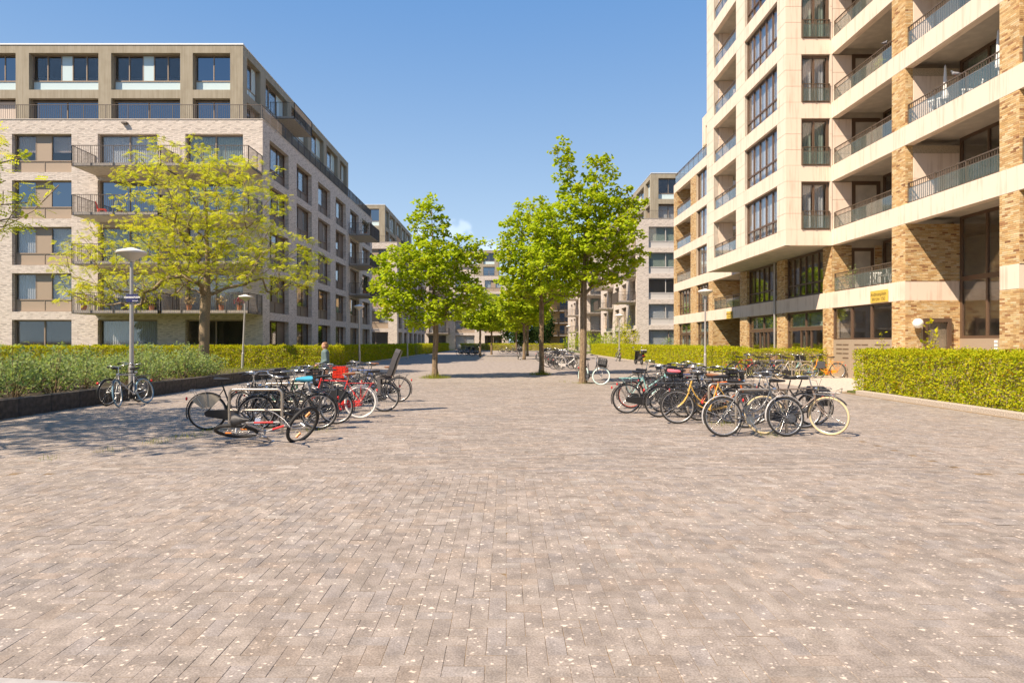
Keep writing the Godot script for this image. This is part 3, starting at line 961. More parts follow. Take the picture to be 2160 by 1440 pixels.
	window(b, inner, 41.8, 47.2, yb1 - 0.2, lv[1] + 0.2, 0.0, [[0.4, "g"], [0.3, "g"], [0.3, "p"]], 0, M.frame_brown, M.panel_brown, 0.1)
	window(b, inner, 41.8, 47.2, 0.0, yb0 + 0.25, 0.0, [[0.4, "g"], [0.3, "g"], [0.3, "p"]], 0, M.frame_brown, M.panel_brown, 0.1)
	glass_rail(b, street.pt(42.0, yb1, 0.1), street.pt(47.2, yb1, 0.1), 0.85)
	# ---- upper storeys of the lower wing
	for k in range(1, 5):
		stone_beam(b, street, 41.75, 58.3, lv[k], lv[k] + bh, 0.3)
		if k == 4: continue
		var ya: float = lv[k] + bh
		var yb: float = lv[k + 1]
		for pr in [[41.75, 44.0], [51.4, 53.0], [57.6, 58.3]]: brick_wall(b, street, pr[0], pr[1], ya, yb, 0.35, false)
		window(b, street, 44.0, 51.39, ya + 0.01, yb - 0.01, 0.14, [[1, "g"], [1, "g"], [1, "g"], [1, "g"], [1, "g"], [1, "g"]], 0, M.frame_brown, M.panel_taupe, 0.1, "curtain")
		brick_wall(b, Fac.new(P(X, 0, 57.59), Vector3.RIGHT, Vector3.BACK), 0.0, 2.1, ya - 0.2, yb + 0.25, 0.2, false)
		window(b, inner, 53.0, 57.5, ya - 0.2, yb + 0.25, 0.0, [[0.5, "g"], [0.5, "g"]], 0, M.frame_brown, M.panel_taupe, 0.1)
		glass_rail(b, street.pt(53.05, ya, 0.1), street.pt(57.5, ya, 0.1), 0.85)
	glass_rail(b, street.pt(41.8, lv[4] + bh, 0.15), street.pt(58.2, lv[4] + bh, 0.15), 1.0)
	var rt := MB.new()
	rt.box(P(X + 0.31, lv[4] + 0.3, 41.75), P(X + 12.0, lv[4] + 0.6, 58.29))
	rt.box(P(X + 0.02, 0, 58.0), P(X + 12.0, lv[4] + 0.29, 58.28))
	part(b, "roof", rt, M.soffit)
	# set-back storey above the wing
	var pw := MB.new()
	pw.box(P(X + 0.35, lv[4] + 0.6, 41.75), P(X + 0.9, 19.6, 43.5))
	pw.box(P(X + 0.35, 18.7, 43.5), P(X + 6.0, 19.6, 51.0))
	pw.box(P(X + 0.35, lv[4] + 0.6, 50.2), P(X + 0.9, 18.7, 51.0))
	pw.box(P(X + 2.6, lv[4] + 0.6, 43.5), P(X + 6.0, 18.7, 51.0))
	part(b, "roof_storey", pw, M.stone_cladding)
	# drain pipe beside the shaded windows
	var dp := MB.new()
	dp.tube([P(X - 0.1, 0.0, 36.2), P(X - 0.1, 6.18, 36.2)], [0.06, 0.06], 10)
	part(b, "drain_pipe", dp, M.lamp_post)

# a plain yellow brick block far down the street
func far_yellow_block() -> void:
	var b := thing("far_yellow_building", "far yellow brick building with stacked corner balconies at the street's end", "apartment building")
	var f := Fac.new(P(9.4, 0, 150.0), Vector3.RIGHT, Vector3.BACK)
	var fs := Fac.new(P(9.4, 0, 150.0), Vector3.FORWARD, Vector3.LEFT)
	var w := MB.new()
	var holes := []
	for k in 5: holes.append([3.2, 5.6, 0.6 + 2.9 * k, 2.7 + 2.9 * k])
	wall_open(w, f, 0, 8, 0, 15.2, holes, 0.3)
	wall_open(w, fs, 0, 20, 0, 15.2, [], 0.3)
	w.box(f.pt(0.1, 15.0, 0.1), f.pt(7.9, 15.15, 19.0))
	part(b, "wall", w, tri_map(mat("far_yellow", lin(0.60, 0.40, 0.17), 0.9), noise_tex(256, 0.08, 99, 4, grey(0.75), grey(1.0)), 2.0))
	for h in holes:
		window(b, f, h[0], h[1], h[2], h[3], 0.15, [[1, "m"], [1, "m"]], 0, M.frame_brown, M.panel_taupe, 0.1)
		if h[2] > 1.0:
			balcony(b, f, 0.0, 2.6, h[2] - 0.5, 1.8)
			balcony(b, f, 3.0, 7.0, h[2] - 0.5, 1.6)

# ---------------------------------------------------------------- plants
func leaf_mesh(kind: String) -> void:
	if shared.has(kind): return
	var mb := MB.new()
	mb.use_col = true
	if kind == "maple":
		var ang := [-150.0, -100.0, -50.0, 0.0, 50.0, 100.0, 150.0]
		var rad := [0.22, 0.62, 0.86, 1.0, 0.86, 0.62, 0.22]
		var pts := []
		for k in 7:
			var a := deg_to_rad(ang[k])
			var r: float = rad[k]
			pts.append(Vector3(sin(a) * r, -0.22 * r * r + (0.05 if k % 2 else 0.0), cos(a) * r))
		for k in 6: mb.tri(Vector3(0, 0.03, 0), pts[k], pts[k + 1])
	elif kind == "oval":
		mb.tri(Vector3(0, 0, 0), Vector3(0.26, 0.05, 0.45), Vector3(0, -0.02, 0.5))
		mb.tri(Vector3(0, 0, 0), Vector3(0, -0.02, 0.5), Vector3(-0.26, 0.05, 0.45))
		mb.tri(Vector3(0, -0.02, 0.5), Vector3(0.26, 0.05, 0.45), Vector3(0, -0.12, 1.0))
		mb.tri(Vector3(0, -0.02, 0.5), Vector3(0, -0.12, 1.0), Vector3(-0.26, 0.05, 0.45))
	elif kind == "spray":   # a feathery compound leaf
		for k in 5:
			var z := 0.14 + k * 0.19
			var y := -0.16 * z * z
			for s: float in [-1.0, 1.0]:
				var a := Vector3(s * 0.015, y, z)
				var b := Vector3(s * 0.30, y - 0.03, z + 0.10)
				var w := Vector3(0, 0.015, 0.10)
				mb.tri(a, (a + b) * 0.5 + w, b)
				mb.tri(a, b, (a + b) * 0.5 - w)
		mb.tri(Vector3(-0.012, 0, 0), Vector3(0.012, 0, 0), Vector3(0, -0.16, 1.0))
	elif kind == "blade":
		mb.tri(Vector3(-0.03, 0, 0), Vector3(0.03, 0, 0), Vector3(0.02, 0.6, 0.10))
		mb.tri(Vector3(-0.03, 0, 0), Vector3(0.02, 0.6, 0.10), Vector3(-0.02, 0.6, 0.10))
		mb.tri(Vector3(-0.02, 0.6, 0.10), Vector3(0.02, 0.6, 0.10), Vector3(0, 1.0, 0.42))
	var fv := PackedVector3Array()
	var fn := PackedVector3Array()
	for k in mb.ix:
		fv.append(mb.v[k])
		fn.append(mb.n[k])
	shared[kind + "_v"] = fv
	shared[kind + "_n"] = fn
	shared[kind] = true

func leaves(parent: Node3D, called: String, kind: String, xf: Array, cols: PackedColorArray, m: Material) -> MeshInstance3D:
	leaf_mesh(kind)
	var bv: PackedVector3Array = shared[kind + "_v"]
	var bn: PackedVector3Array = shared[kind + "_n"]
	var v := PackedVector3Array()
	var n := PackedVector3Array()
	var c := PackedColorArray()
	var one := PackedColorArray()
	one.resize(bv.size())
	for i in xf.size():
		var t: Transform3D = xf[i]
		v.append_array(t * bv)
		n.append_array(Transform3D(t.basis.orthonormalized(), Vector3.ZERO) * bn)
		one.fill(cols[i])
		c.append_array(one)
	var mesh := ArrayMesh.new()
	var arr := []
	arr.resize(Mesh.ARRAY_MAX)
	arr[Mesh.ARRAY_VERTEX] = v
	arr[Mesh.ARRAY_NORMAL] = n
	arr[Mesh.ARRAY_COLOR] = c
	mesh.add_surface_from_arrays(Mesh.PRIMITIVE_TRIANGLES, arr)
	return part(parent, called, mesh, m)

func leaf_xf(p: Vector3, dir: Vector3, up: Vector3, size: float) -> Transform3D:
	var z := dir.normalized()
	var x := up.cross(z)
	if x.length_squared() < 1e-4: x = Vector3.RIGHT.cross(z)
	x = x.normalized()
	return Transform3D(Basis(x * size, z.cross(x) * size, z * size), p)

func rand_dir() -> Vector3:
	var z := rng.randf_range(-1, 1)
	var a := rng.randf() * TAU
	var r := sqrt(1 - z * z)
	return Vector3(r * cos(a), z, r * sin(a))

# lobes: [centre, radii]; everything relative to the foot of the trunk
func tree(called: String, label: String, at: Vector3, trunk: Array, tr: float, lobes: Array, spacing: float, kind: String, per: int, size: float, clump: float, m: Material, bark: Material, most := 400, group := "", tip := 0.008) -> Node3D:
	var t := thing(called, label, "tree", at, 0.0, group)
	var pos: Array[Vector3] = []
	var par: Array[int] = []
	for k in trunk.size() - 1:
		var seg := maxi(1, int((trunk[k + 1] - trunk[k]).length() / 0.45))
		for j in seg:
			par.append(pos.size() - 1)
			pos.append((trunk[k] as Vector3).lerp(trunk[k + 1], float(j) / seg) + Vector3(rng.randfn(0, 0.012), 0, rng.randfn(0, 0.012)))
	par.append(pos.size() - 1)
	pos.append(trunk[-1])
	var n_trunk := pos.size()
	var fork: float = (trunk[1] as Vector3).y
	var aims: Array[Vector3] = []
	var vol := 0.0
	for l in lobes: vol += l[1].x * l[1].y * l[1].z
	for l in lobes:
		var want := int(most * l[1].x * l[1].y * l[1].z / vol) + 8
		var tries := 0
		while want > 0 and tries < 4000:
			tries += 1
			var d := rand_dir() * pow(rng.randf(), 0.26)
			var p: Vector3 = l[0] + d * l[1] * rng.randf_range(0.85, 1.12)
			var ok := true
			for q in aims:
				if q.distance_squared_to(p) < spacing * spacing:
					ok = false
					break
			if ok:
				aims.append(p)
				want -= 1
	aims.sort_custom(func(a: Vector3, b: Vector3) -> bool: return Vector2(a.x, a.z).length() + a.y * 0.15 < Vector2(b.x, b.z).length() + b.y * 0.15)
	var tips := []
	for a in aims:
		var best := -1
		var bd := 1e9
		for k in pos.size():
			var q := pos[k]
			if q.y < fork * 0.9: continue
			var dd := q.distance_to(a) + maxf(0.0, q.y - a.y + 0.25 * Vector2(a.x - q.x, a.z - q.z).length()) * 1.6
			if k < n_trunk: dd *= 0.93
			if dd < bd:
				bd = dd
				best = k
		var from := pos[best]
		var ln := from.distance_to(a)
		var seg := maxi(1, int(ln / 0.4))
		var prev := best
		for j in range(1, seg + 1):
			var f := float(j) / seg
			var p := from.lerp(a, f) + Vector3.UP * sin(f * PI) * ln * 0.07
			if j < seg: p += Vector3(rng.randfn(0, 0.03), rng.randfn(0, 0.03), rng.randfn(0, 0.03))
			par.append(prev)
			prev = pos.size()
			pos.append(p)
		tips.append(prev)
	var weight := PackedFloat32Array()
	weight.resize(pos.size())
	for k in tips:
		var j: int = k
		while j >= 0:
			weight[j] += 1.0
			j = par[j]
	var top_load := maxf(1.0, weight[0])
	var wood := MB.new()
	var limbs := MB.new()
	var rad := func(k: int) -> float:
		return maxf(tip, tr * pow(weight[k] / top_load, 0.58))
	var tp := []
	var tradii := []
	for k in n_trunk:
		tp.append(pos[k])
		tradii.append(maxf(rad.call(k), tip) * (1.0 + 0.35 * exp(-pos[k].y * 5.0)))
	wood.tube(tp, tradii, 12)
	for k in range(n_trunk, pos.size()):
		var r1: float = rad.call(k)
		var r0: float = minf(rad.call(par[k]), r1 * 1.5 + 0.004)
		limbs.tube([pos[par[k]], pos[k]], [r0, r1], 6 if r1 > 0.03 else 4, false)
	part(t, "trunk", wood, bark)
	part(t, "limbs", limbs, bark)
	var xf := []
	var cols := PackedColorArray()
	for k in tips:
		var c := pos[k]
		var cnt := int(per * rng.randf_range(0.7, 1.3))
		var cr := clump * rng.randf_range(0.75, 1.25)
		var hue := rng.randf_range(0.82, 1.15)
		for j in cnt:
			var d := rand_dir()
			var o := Vector3(d.x, d.y * 0.72, d.z) * cr * pow(rng.randf(), 0.5)
			var dir := (Vector3(d.x, -0.15, d.z) + rand_dir() * 0.45)
			var up := Vector3.UP + rand_dir() * 0.75
			xf.append(leaf_xf(c + o, dir, up, size * rng.randf_range(0.7, 1.15)))
			var v := hue * rng.randf_range(0.78, 1.2)
			var y := rng.randf() * 0.35
			cols.append(Color(v * (0.9 + y), v, v * 0.9))
	leaves(t, "crown", kind, xf, cols, m)
	return t

# leaves laid over the faces of a clipped block; lo/hi in metres (y up), dens: leaves per square metre
func hedge(label: String, lo: Vector3, hi: Vector3, dens: float, size: float, group: String) -> Node3D:
	var h := thing("hedge", label, "hedge", Vector3(0, 0, 0), 0.0, group)
	var core := MB.new()
	core.box(lo + Vector3(0.24, 0, 0.24), hi - Vector3(0.24, 0.14, 0.24))
	part(h, "branches", core, M.hedge_core)
	var xf := []
	var cols := PackedColorArray()
	var s := hi - lo
	var fb := noise(0.9, 44, 3)
	var faces := [[Vector3(0, 1, 0), s.x * s.z, Vector3(lo.x, hi.y, lo.z), Vector3(s.x, 0, 0), Vector3(0, 0, s.z)],
		[Vector3(0, 0, 1), s.x * s.y, Vector3(lo.x, lo.y, hi.z), Vector3(s.x, 0, 0), Vector3(0, s.y, 0)],
		[Vector3(-1, 0, 0), s.z * s.y, lo, Vector3(0, s.y, 0), Vector3(0, 0, s.z)],
		[Vector3(1, 0, 0), s.z * s.y, Vector3(hi.x, lo.y, lo.z), Vector3(0, s.y, 0), Vector3(0, 0, s.z)]]
	for f in faces:
		if f[0].x * (lo.x + hi.x) > 0.0 and absf(lo.x) > 5.0: continue   # the side turned away from the square
		for k in int(dens * 1.35 * f[1]):
			var p: Vector3 = f[2] + f[3] * rng.randf() + f[4] * rng.randf()
			var bump := fb.get_noise_3d(p.x * 2.0, p.y * 2.0, p.z * 2.0)
			p += f[0] * (bump * 0.15 - rng.randf() * rng.randf() * 0.26 + (rng.randf() * 0.12 if rng.randf() < 0.03 else 0.0))
			var dir: Vector3 = f[0] * 0.5 + rand_dir()
			var up: Vector3 = f[0] + Vector3.UP * 0.4 + rand_dir() * 0.7
			xf.append(leaf_xf(p, dir, up, size * rng.randf_range(0.65, 1.2)))
			var v := rng.randf_range(0.65, 1.2)
			var y := rng.randf()
			if rng.randf() < 0.04: cols.append(Color(0.75, 0.42, 0.6) * rng.randf_range(0.5, 1.0))
			else: cols.append(Color(v * (0.58 + 0.6 * y), v * (0.82 + 0.25 * y), v))
	leaves(h, "foliage", "oval", xf, cols, M.leaf_hedge)
	return h

func shrub(label: String, at: Vector3, r: float, hgt: float, cnt: int, m: Material, leaf := 0.09, group := "", called := "shrub", kind := "oval") -> Node3D:
	var t := thing(called, label, "shrub", at, 0.0, group)
	var st := MB.new()
	var xf := []
	var cols := PackedColorArray()
	var stems := 16
	var per := maxi(1, cnt / stems)
	for k in stems:
		var a := rng.randf() * TAU
		var q := sqrt(rng.randf())
		var e := Vector3(cos(a) * r * q, hgt * (1.0 - 0.55 * q * q) * rng.randf_range(0.8, 1.1), sin(a) * r * q)
		var b := Vector3(e.x * 0.25, 0.0, e.z * 0.25)
		st.tube([b, b.lerp(e, 0.5) + Vector3.UP * 0.05, e], [0.010, 0.007, 0.004], 4, false)
		for j in per:
			var f := pow(rng.randf(), 0.6)
			var p := b.lerp(e, 0.15 + 0.9 * f) + rand_dir() * r * 0.22
			p.y = maxf(p.y, 0.03)
			xf.append(leaf_xf(p, rand_dir() + Vector3.UP * 0.5, Vector3.UP + rand_dir(), leaf * rng.randf_range(0.6, 1.2)))
			var v := rng.randf_range(0.6, 1.35)
			cols.append(Color(v * rng.randf_range(0.85, 1.15), v, v * rng.randf_range(0.8, 1.2)))
	part(t, "stems", st, M.twig)
	leaves(t, "foliage", kind, xf, cols, m)
	return t

func tuft(label: String, at: Vector3, r: float, cnt: int, hgt: float, group: String) -> Node3D:
	var t := thing("grass_tuft", label, "grass", at, 0.0, group)
	var xf := []
	var cols := PackedColorArray()
	for k in cnt:
		var a := rng.randf() * TAU
		var q := sqrt(rng.randf()) * r
		var p := Vector3(cos(a) * q, 0, sin(a) * q)
		var b := Basis(Vector3.UP, rng.randf() * TAU) * Basis(Vector3.RIGHT, rng.randf_range(-0.1, 0.7))
		var h := hgt * rng.randf_range(0.3, 1.15) * (1.0 - 0.72 * q / r)
		xf.append(Transform3D(b.scaled(Vector3(h * 0.9, h, h)), p))
		var v := rng.randf_range(0.6, 1.3)
		cols.append(Color(v * rng.randf_range(0.9, 1.5), v, v))
	leaves(t, "blades", "blade", xf, cols, M.leaf_grass).set_meta("kind", "stuff")
	return t

# ---------------------------------------------------------------- bicycles (built facing +x, standing on y = 0)
const REAR_HUB := Vector3(-0.50, 0.345, 0)
const FRONT_HUB := Vector3(0.61, 0.345, 0)
const BRACKET := Vector3(-0.06, 0.285, 0)
const HEAD_TOP := Vector3(0.335, 0.87, 0)
const HEAD_LOW := Vector3(0.40, 0.64, 0)

func curve3(a: Vector3, b: Vector3, c: Vector3, nn := 7) -> Array:
	var r := []
	for k in nn + 1:
		var t := float(k) / nn
		r.append(a * (1 - t) * (1 - t) + b * 2 * t * (1 - t) + c * t * t)
	return r

func same(x: float, cnt: int) -> Array:
	var r := []
	r.resize(cnt)
	r.fill(x)
	return r

func loft_x(mb: MB, secs: Array, sides := 10) -> void:   # secs: [x, y centre, half width z, half height y]
	var k0 := mb.v.size()
	for s in secs:
		for j in sides:
			var a := TAU * j / sides
			mb.vert(Vector3(s[0], s[1] + sin(a) * s[3], cos(a) * s[2]), Vector3(0, sin(a) * s[2], cos(a) * s[3]).normalized())
	for i in secs.size() - 1:
		for j in sides:
			var a := k0 + i * sides + j
			var b := k0 + i * sides + (j + 1) % sides
			mb.ix.append(a); mb.ix.append(b); mb.ix.append(a + sides)
			mb.ix.append(b); mb.ix.append(b + sides); mb.ix.append(a + sides)

func bike_mesh(key: String) -> ArrayMesh:
	if shared.has(key): return shared[key]
	var mb := MB.new()
	var z := Vector3.BACK
	match key:
		"tyre": mb.torus(Vector3.ZERO, z, 0.326, 0.020, 36, 8)
		"fat_tyre": mb.torus(Vector3.ZERO, z, 0.315, 0.030, 36, 8)
		"rim":
			mb.torus(Vector3.ZERO, z, 0.304, 0.010, 36, 6, 0, TAU, Vector3.ZERO, 1.3)
			mb.tube([Vector3(0, 0, -0.045), Vector3(0, 0, 0.045)], [0.024, 0.024], 8)
		"spokes":
			for k in 28:
				var a := TAU * k / 28.0
				var b := a + (0.5 if k % 2 else -0.5)
				var zz := 0.028 if k % 4 < 2 else -0.028
				mb.tube([Vector3(cos(b) * 0.024, sin(b) * 0.024, zz), Vector3(cos(a) * 0.30, sin(a) * 0.30, 0)], [0.0017, 0.0017], 3, false)
		"frame_oma":
			mb.tube(curve3(Vector3(0.36, 0.80, 0), Vector3(0.20, 0.36, 0), Vector3(-0.10, 0.43, 0)), same(0.014, 8), 8)
			mb.tube(curve3(HEAD_LOW + Vector3(0, 0.03, 0), Vector3(0.27, 0.33, 0), BRACKET), same(0.015, 8), 8)
		"frame_heren":
			mb.tube([HEAD_TOP - Vector3(-0.01, 0.05, 0), Vector3(-0.20, 0.80, 0)], [0.014, 0.014], 8)
			mb.tube([HEAD_LOW + Vector3(0, 0.03, 0), BRACKET], [0.016, 0.016], 8)
		"frame_low":
			mb.tube([HEAD_TOP - Vector3(-0.01, 0.05, 0), Vector3(-0.12, 0.50, 0)], [0.015, 0.015], 8)
			mb.tube([HEAD_LOW + Vector3(0, 0.03, 0), BRACKET], [0.017, 0.017], 8)
	if key.begins_with("frame"):
		mb.tube([HEAD_LOW, HEAD_TOP], [0.019, 0.019], 8)
		mb.tube([BRACKET, Vector3(-0.225, 0.82, 0)], [0.015, 0.015], 8)
		mb.tube([BRACKET - z * 0.04, BRACKET + z * 0.04], [0.024, 0.024], 8)
		for s: float in [-1.0, 1.0]:
			mb.tube([BRACKET + z * 0.03 * s, REAR_HUB + z * 0.058 * s], [0.010, 0.008], 6)
			mb.tube([Vector3(-0.21, 0.77, 0.015 * s), REAR_HUB + z * 0.058 * s], [0.008, 0.007], 6)
	match key:
		"fork":
			for s: float in [-1.0, 1.0]: mb.tube(curve3(HEAD_LOW + Vector3(0, -0.01, 0.028 * s), Vector3(0.47, 0.42, 0.05 * s), FRONT_HUB + z * 0.055 * s, 5), [0.014, 0.013, 0.012, 0.011, 0.010, 0.008], 6)
			mb.tube([HEAD_LOW + Vector3(0, -0.01, -0.045), HEAD_LOW + Vector3(0, -0.01, 0.045)], [0.016, 0.016], 6)
		"handlebar":
			mb.tube([HEAD_TOP, Vector3(0.30, 1.03, 0)], [0.012, 0.012], 8)
			for s: float in [-1.0, 1.0]: mb.tube([Vector3(0.30, 1.03, 0), Vector3(0.36, 1.05, 0.09 * s), Vector3(0.35, 1.075, 0.2 * s), Vector3(0.25, 1.075, 0.27 * s), Vector3(0.10, 1.05, 0.285 * s)], same(0.011, 5), 6)
		"handlebar_flat":
			mb.tube([HEAD_TOP, Vector3(0.36, 0.97, 0)], [0.014, 0.014], 8)
			mb.tube([Vector3(0.33, 0.985, -0.3), Vector3(0.37, 0.97, -0.1), Vector3(0.37, 0.97, 0.1), Vector3(0.33, 0.985, 0.3)], same(0.012, 4), 6)
		"cables":
			for s: float in [-1.0, 1.0]:
				mb.tube([Vector3(0.22, 1.06, 0.275 * s), Vector3(0.36, 1.03, 0.24 * s), Vector3(0.47, 0.98, 0.12 * s), Vector3(0.46, 0.88, 0.03 * s), Vector3(0.42, 0.74, 0.03 * s)], same(0.0035, 5), 4, false)
			mb.tube([Vector3(0.22, 1.05, 0.27), Vector3(0.12, 1.045, 0.24)], [0.006, 0.006], 5)
			mb.tube([Vector3(0.22, 1.05, -0.27), Vector3(0.12, 1.045, -0.24)], [0.006, 0.006], 5)
		"grips":
			for s: float in [-1.0, 1.0]: mb.tube([Vector3(0.20, 1.066, 0.277 * s), Vector3(0.085, 1.047, 0.286 * s)], [0.017, 0.018], 8)
		"saddle":
			mb.tube([Vector3(-0.225, 0.80, 0), Vector3(-0.255, 0.92, 0)], [0.012, 0.012], 6)
			loft_x(mb, [[-0.385, 0.965, 0.01, 0.01], [-0.375, 0.965, 0.085, 0.03], [-0.33, 0.962, 0.105, 0.036], [-0.26, 0.958, 0.075, 0.032], [-0.19, 0.955, 0.036, 0.026], [-0.12, 0.955, 0.024, 0.020], [-0.105, 0.955, 0.004, 0.004]])
		"mudguards":
			mb.torus(REAR_HUB, z, 0.366, 0.011, 18, 6, deg_to_rad(50), deg_to_rad(200), Vector3.RIGHT, 2.4)
			mb.tube([REAR_HUB + z * 0.05, REAR_HUB + Vector3(cos(2.8), sin(2.8), 0) * 0.366], [0.003, 0.003], 4)
		"front_mudguard":
			mb.torus(FRONT_HUB, z, 0.366, 0.011, 16, 6, deg_to_rad(35), deg_to_rad(190), Vector3.RIGHT, 2.4)
		"carrier":
			for s: float in [-1.0, 1.0]:
				mb.tube([Vector3(-0.25, 0.755, 0.05 * s), Vector3(-0.42, 0.755, 0.065 * s), Vector3(-0.80, 0.755, 0.065 * s)], same(0.006, 3), 5)
				mb.tube([REAR_HUB + z * 0.065 * s, Vector3(-0.52, 0.755, 0.065 * s)], same(0.005, 2), 5)
				mb.tube([REAR_HUB + z * 0.065 * s, Vector3(-0.74, 0.755, 0.065 * s)], same(0.005, 2), 5)
			for k in 5: mb.tube([Vector3(-0.44 - k * 0.09, 0.757, -0.065), Vector3(-0.44 - k * 0.09, 0.757, 0.065)], same(0.005, 2), 5)
		"coat_guard":
			for s: float in [-1.0, 1.0]:
				var o := REAR_HUB + z * 0.05 * s
				for k in 6:
					var a := deg_to_rad(48 + k * 15.0)
					var b := deg_to_rad(48 + (k + 1) * 15.0)
					var p := [Vector3(cos(a), sin(a), 0), Vector3(cos(b), sin(b), 0)]
					for f in [0.0, 0.004]:
						if f == 0.0: mb.quad(o + p[0] * 0.10 + z * f, o + p[1] * 0.10 + z * f, o + p[1] * 0.35 + z * f, o + p[0] * 0.35 + z * f)
						else: mb.quad(o + p[0] * 0.35 + z * f, o + p[1] * 0.35 + z * f, o + p[1] * 0.10 + z * f, o + p[0] * 0.10 + z * f)
		"chain_case":
			var prof := []
			for k in 13: prof.append(BRACKET + Vector3(cos(-PI / 2 + PI * k / 12.0), sin(-PI / 2 + PI * k / 12.0), 0) * 0.105)
			for k in 13: prof.append(REAR_HUB + Vector3(0.02, -0.02, 0) + Vector3(cos(PI / 2 + PI * k / 12.0), sin(PI / 2 + PI * k / 12.0), 0) * 0.06)
			for k in prof.size():
				var a: Vector3 = prof[k]
				var b: Vector3 = prof[(k + 1) % prof.size()]
				mb.quad(a + z * 0.05, b + z * 0.05, b + z * 0.088, a + z * 0.088)
				mb.tri(Vector3(-0.25, 0.30, 0.088), a + z * 0.088, b + z * 0.088)
				mb.tri(Vector3(-0.25, 0.30, 0.05), b + z * 0.05, a + z * 0.05)
		"crank_right":
			mb.tube([BRACKET + z * 0.09, BRACKET + z * 0.105], [0.075, 0.075], 16)
			var d := Vector3(0.09, -0.14, 0)
			mb.bar(BRACKET + z * 0.10, BRACKET + z * 0.115 + d, 0.016, 0.024, z)
			mb.box(BRACKET + z * 0.105 + d - Vector3(0.045, 0.012, 0), BRACKET + z * 0.21 + d + Vector3(0.045, 0.012, 0))
		"crank_left":
			var d := Vector3(-0.09, 0.14, 0)
			mb.bar(BRACKET - z * 0.03, BRACKET - z * 0.09 + d, 0.016, 0.024, z)
			mb.box(BRACKET - z * 0.19 + d - Vector3(0.045, 0.012, 0), BRACKET - z * 0.085 + d + Vector3(0.045, 0.012, 0))
		"chain":
			mb.bar(BRACKET + Vector3(0, 0.07, 0.07), REAR_HUB + Vector3(0, 0.03, 0.05), 0.006, 0.01)
			mb.bar(BRACKET + Vector3(0, -0.07, 0.07), REAR_HUB + Vector3(0, -0.04, 0.05), 0.006, 0.01)
			mb.tube([REAR_HUB + z * 0.042, REAR_HUB + z * 0.052], [0.04, 0.04], 12)
		"kickstand": mb.tube([Vector3(-0.10, 0.27, -0.05), Vector3(-0.20, 0.012, -0.17)], [0.009, 0.008], 6)
		"rear_light": mb.ball(Vector3(-0.855, 0.60, 0), Vector3(0.02, 0.035, 0.035), 8, 6)
		"headlight":
			mb.lathe(Vector3(0.45, 0.82, 0), [[0.0, -0.06], [0.025, -0.05], [0.035, -0.01], [0.036, 0.0], [0.0, 0.005]], 10, Vector3.RIGHT)
			mb.tube([Vector3(0.40, 0.76, 0), Vector3(0.44, 0.81, 0)], [0.007, 0.007], 5)
		"front_carrier":
			for s: float in [-1.0, 1.0]:
				mb.tube([Vector3(0.40, 0.74, 0.12 * s), Vector3(0.78, 0.74, 0.15 * s)], same(0.007, 2), 5)
				mb.tube([FRONT_HUB + z * 0.062 * s, Vector3(0.68, 0.74, 0.12 * s)], same(0.007, 2), 5)
			for k in 6: mb.tube([Vector3(0.42 + k * 0.07, 0.74, -0.14), Vector3(0.42 + k * 0.07, 0.74, 0.14)], same(0.005, 2), 5)
			mb.tube([Vector3(0.78, 0.74, -0.15), Vector3(0.80, 0.82, -0.15), Vector3(0.80, 0.82, 0.15), Vector3(0.78, 0.74, 0.15)], same(0.007, 4), 5)
		"crate":
			var lo := Vector3(0.41, 0.755, -0.20)
			var hi := Vector3(0.73, 1.02, 0.20)
			mb.box(lo, Vector3(hi.x, lo.y + 0.012, hi.z))
			for k in 4:
				var y := lo.y + 0.02 + k * 0.07
				var hh := 0.045 if k < 3 else 0.035
				mb.box(Vector3(lo.x, y, lo.z), Vector3(hi.x, y + hh, lo.z + 0.012))
				mb.box(Vector3(lo.x, y, hi.z - 0.012), Vector3(hi.x, y + hh, hi.z))
				mb.box(Vector3(lo.x, y, lo.z + 0.013), Vector3(lo.x + 0.012, y + hh, hi.z - 0.013))
				mb.box(Vector3(hi.x - 0.012, y, lo.z + 0.013), Vector3(hi.x, y + hh, hi.z - 0.013))
			for k in 5:
				var x := lerpf(lo.x, hi.x - 0.02, k / 4.0)
				for zz in [lo.z - 0.003, hi.z - 0.012]: mb.box(Vector3(x, lo.y + 0.013, zz), Vector3(x + 0.02, hi.y - 0.002, zz + 0.015))
				var q := lerpf(lo.z + 0.02, hi.z - 0.04, k / 4.0)
				for xx in [lo.x - 0.003, hi.x - 0.012]: mb.box(Vector3(xx, lo.y + 0.013, q), Vector3(xx + 0.015, hi.y - 0.002, q + 0.02))
		"basket":
			for k in 6: mb.torus(Vector3(0.54, 0.76 + k * 0.045, 0), Vector3.UP, 0.13 + k * 0.012, 0.012, 16, 5)
			for k in 16:
				var a := TAU * k / 16
				mb.tube([Vector3(0.54 + cos(a) * 0.13, 0.75, sin(a) * 0.13), Vector3(0.54 + cos(a) * 0.19, 0.99, sin(a) * 0.19)], same(0.006, 2), 4)
			mb.disc(Vector3(0.54, 0.755, 0), Vector3.UP, 0.13)
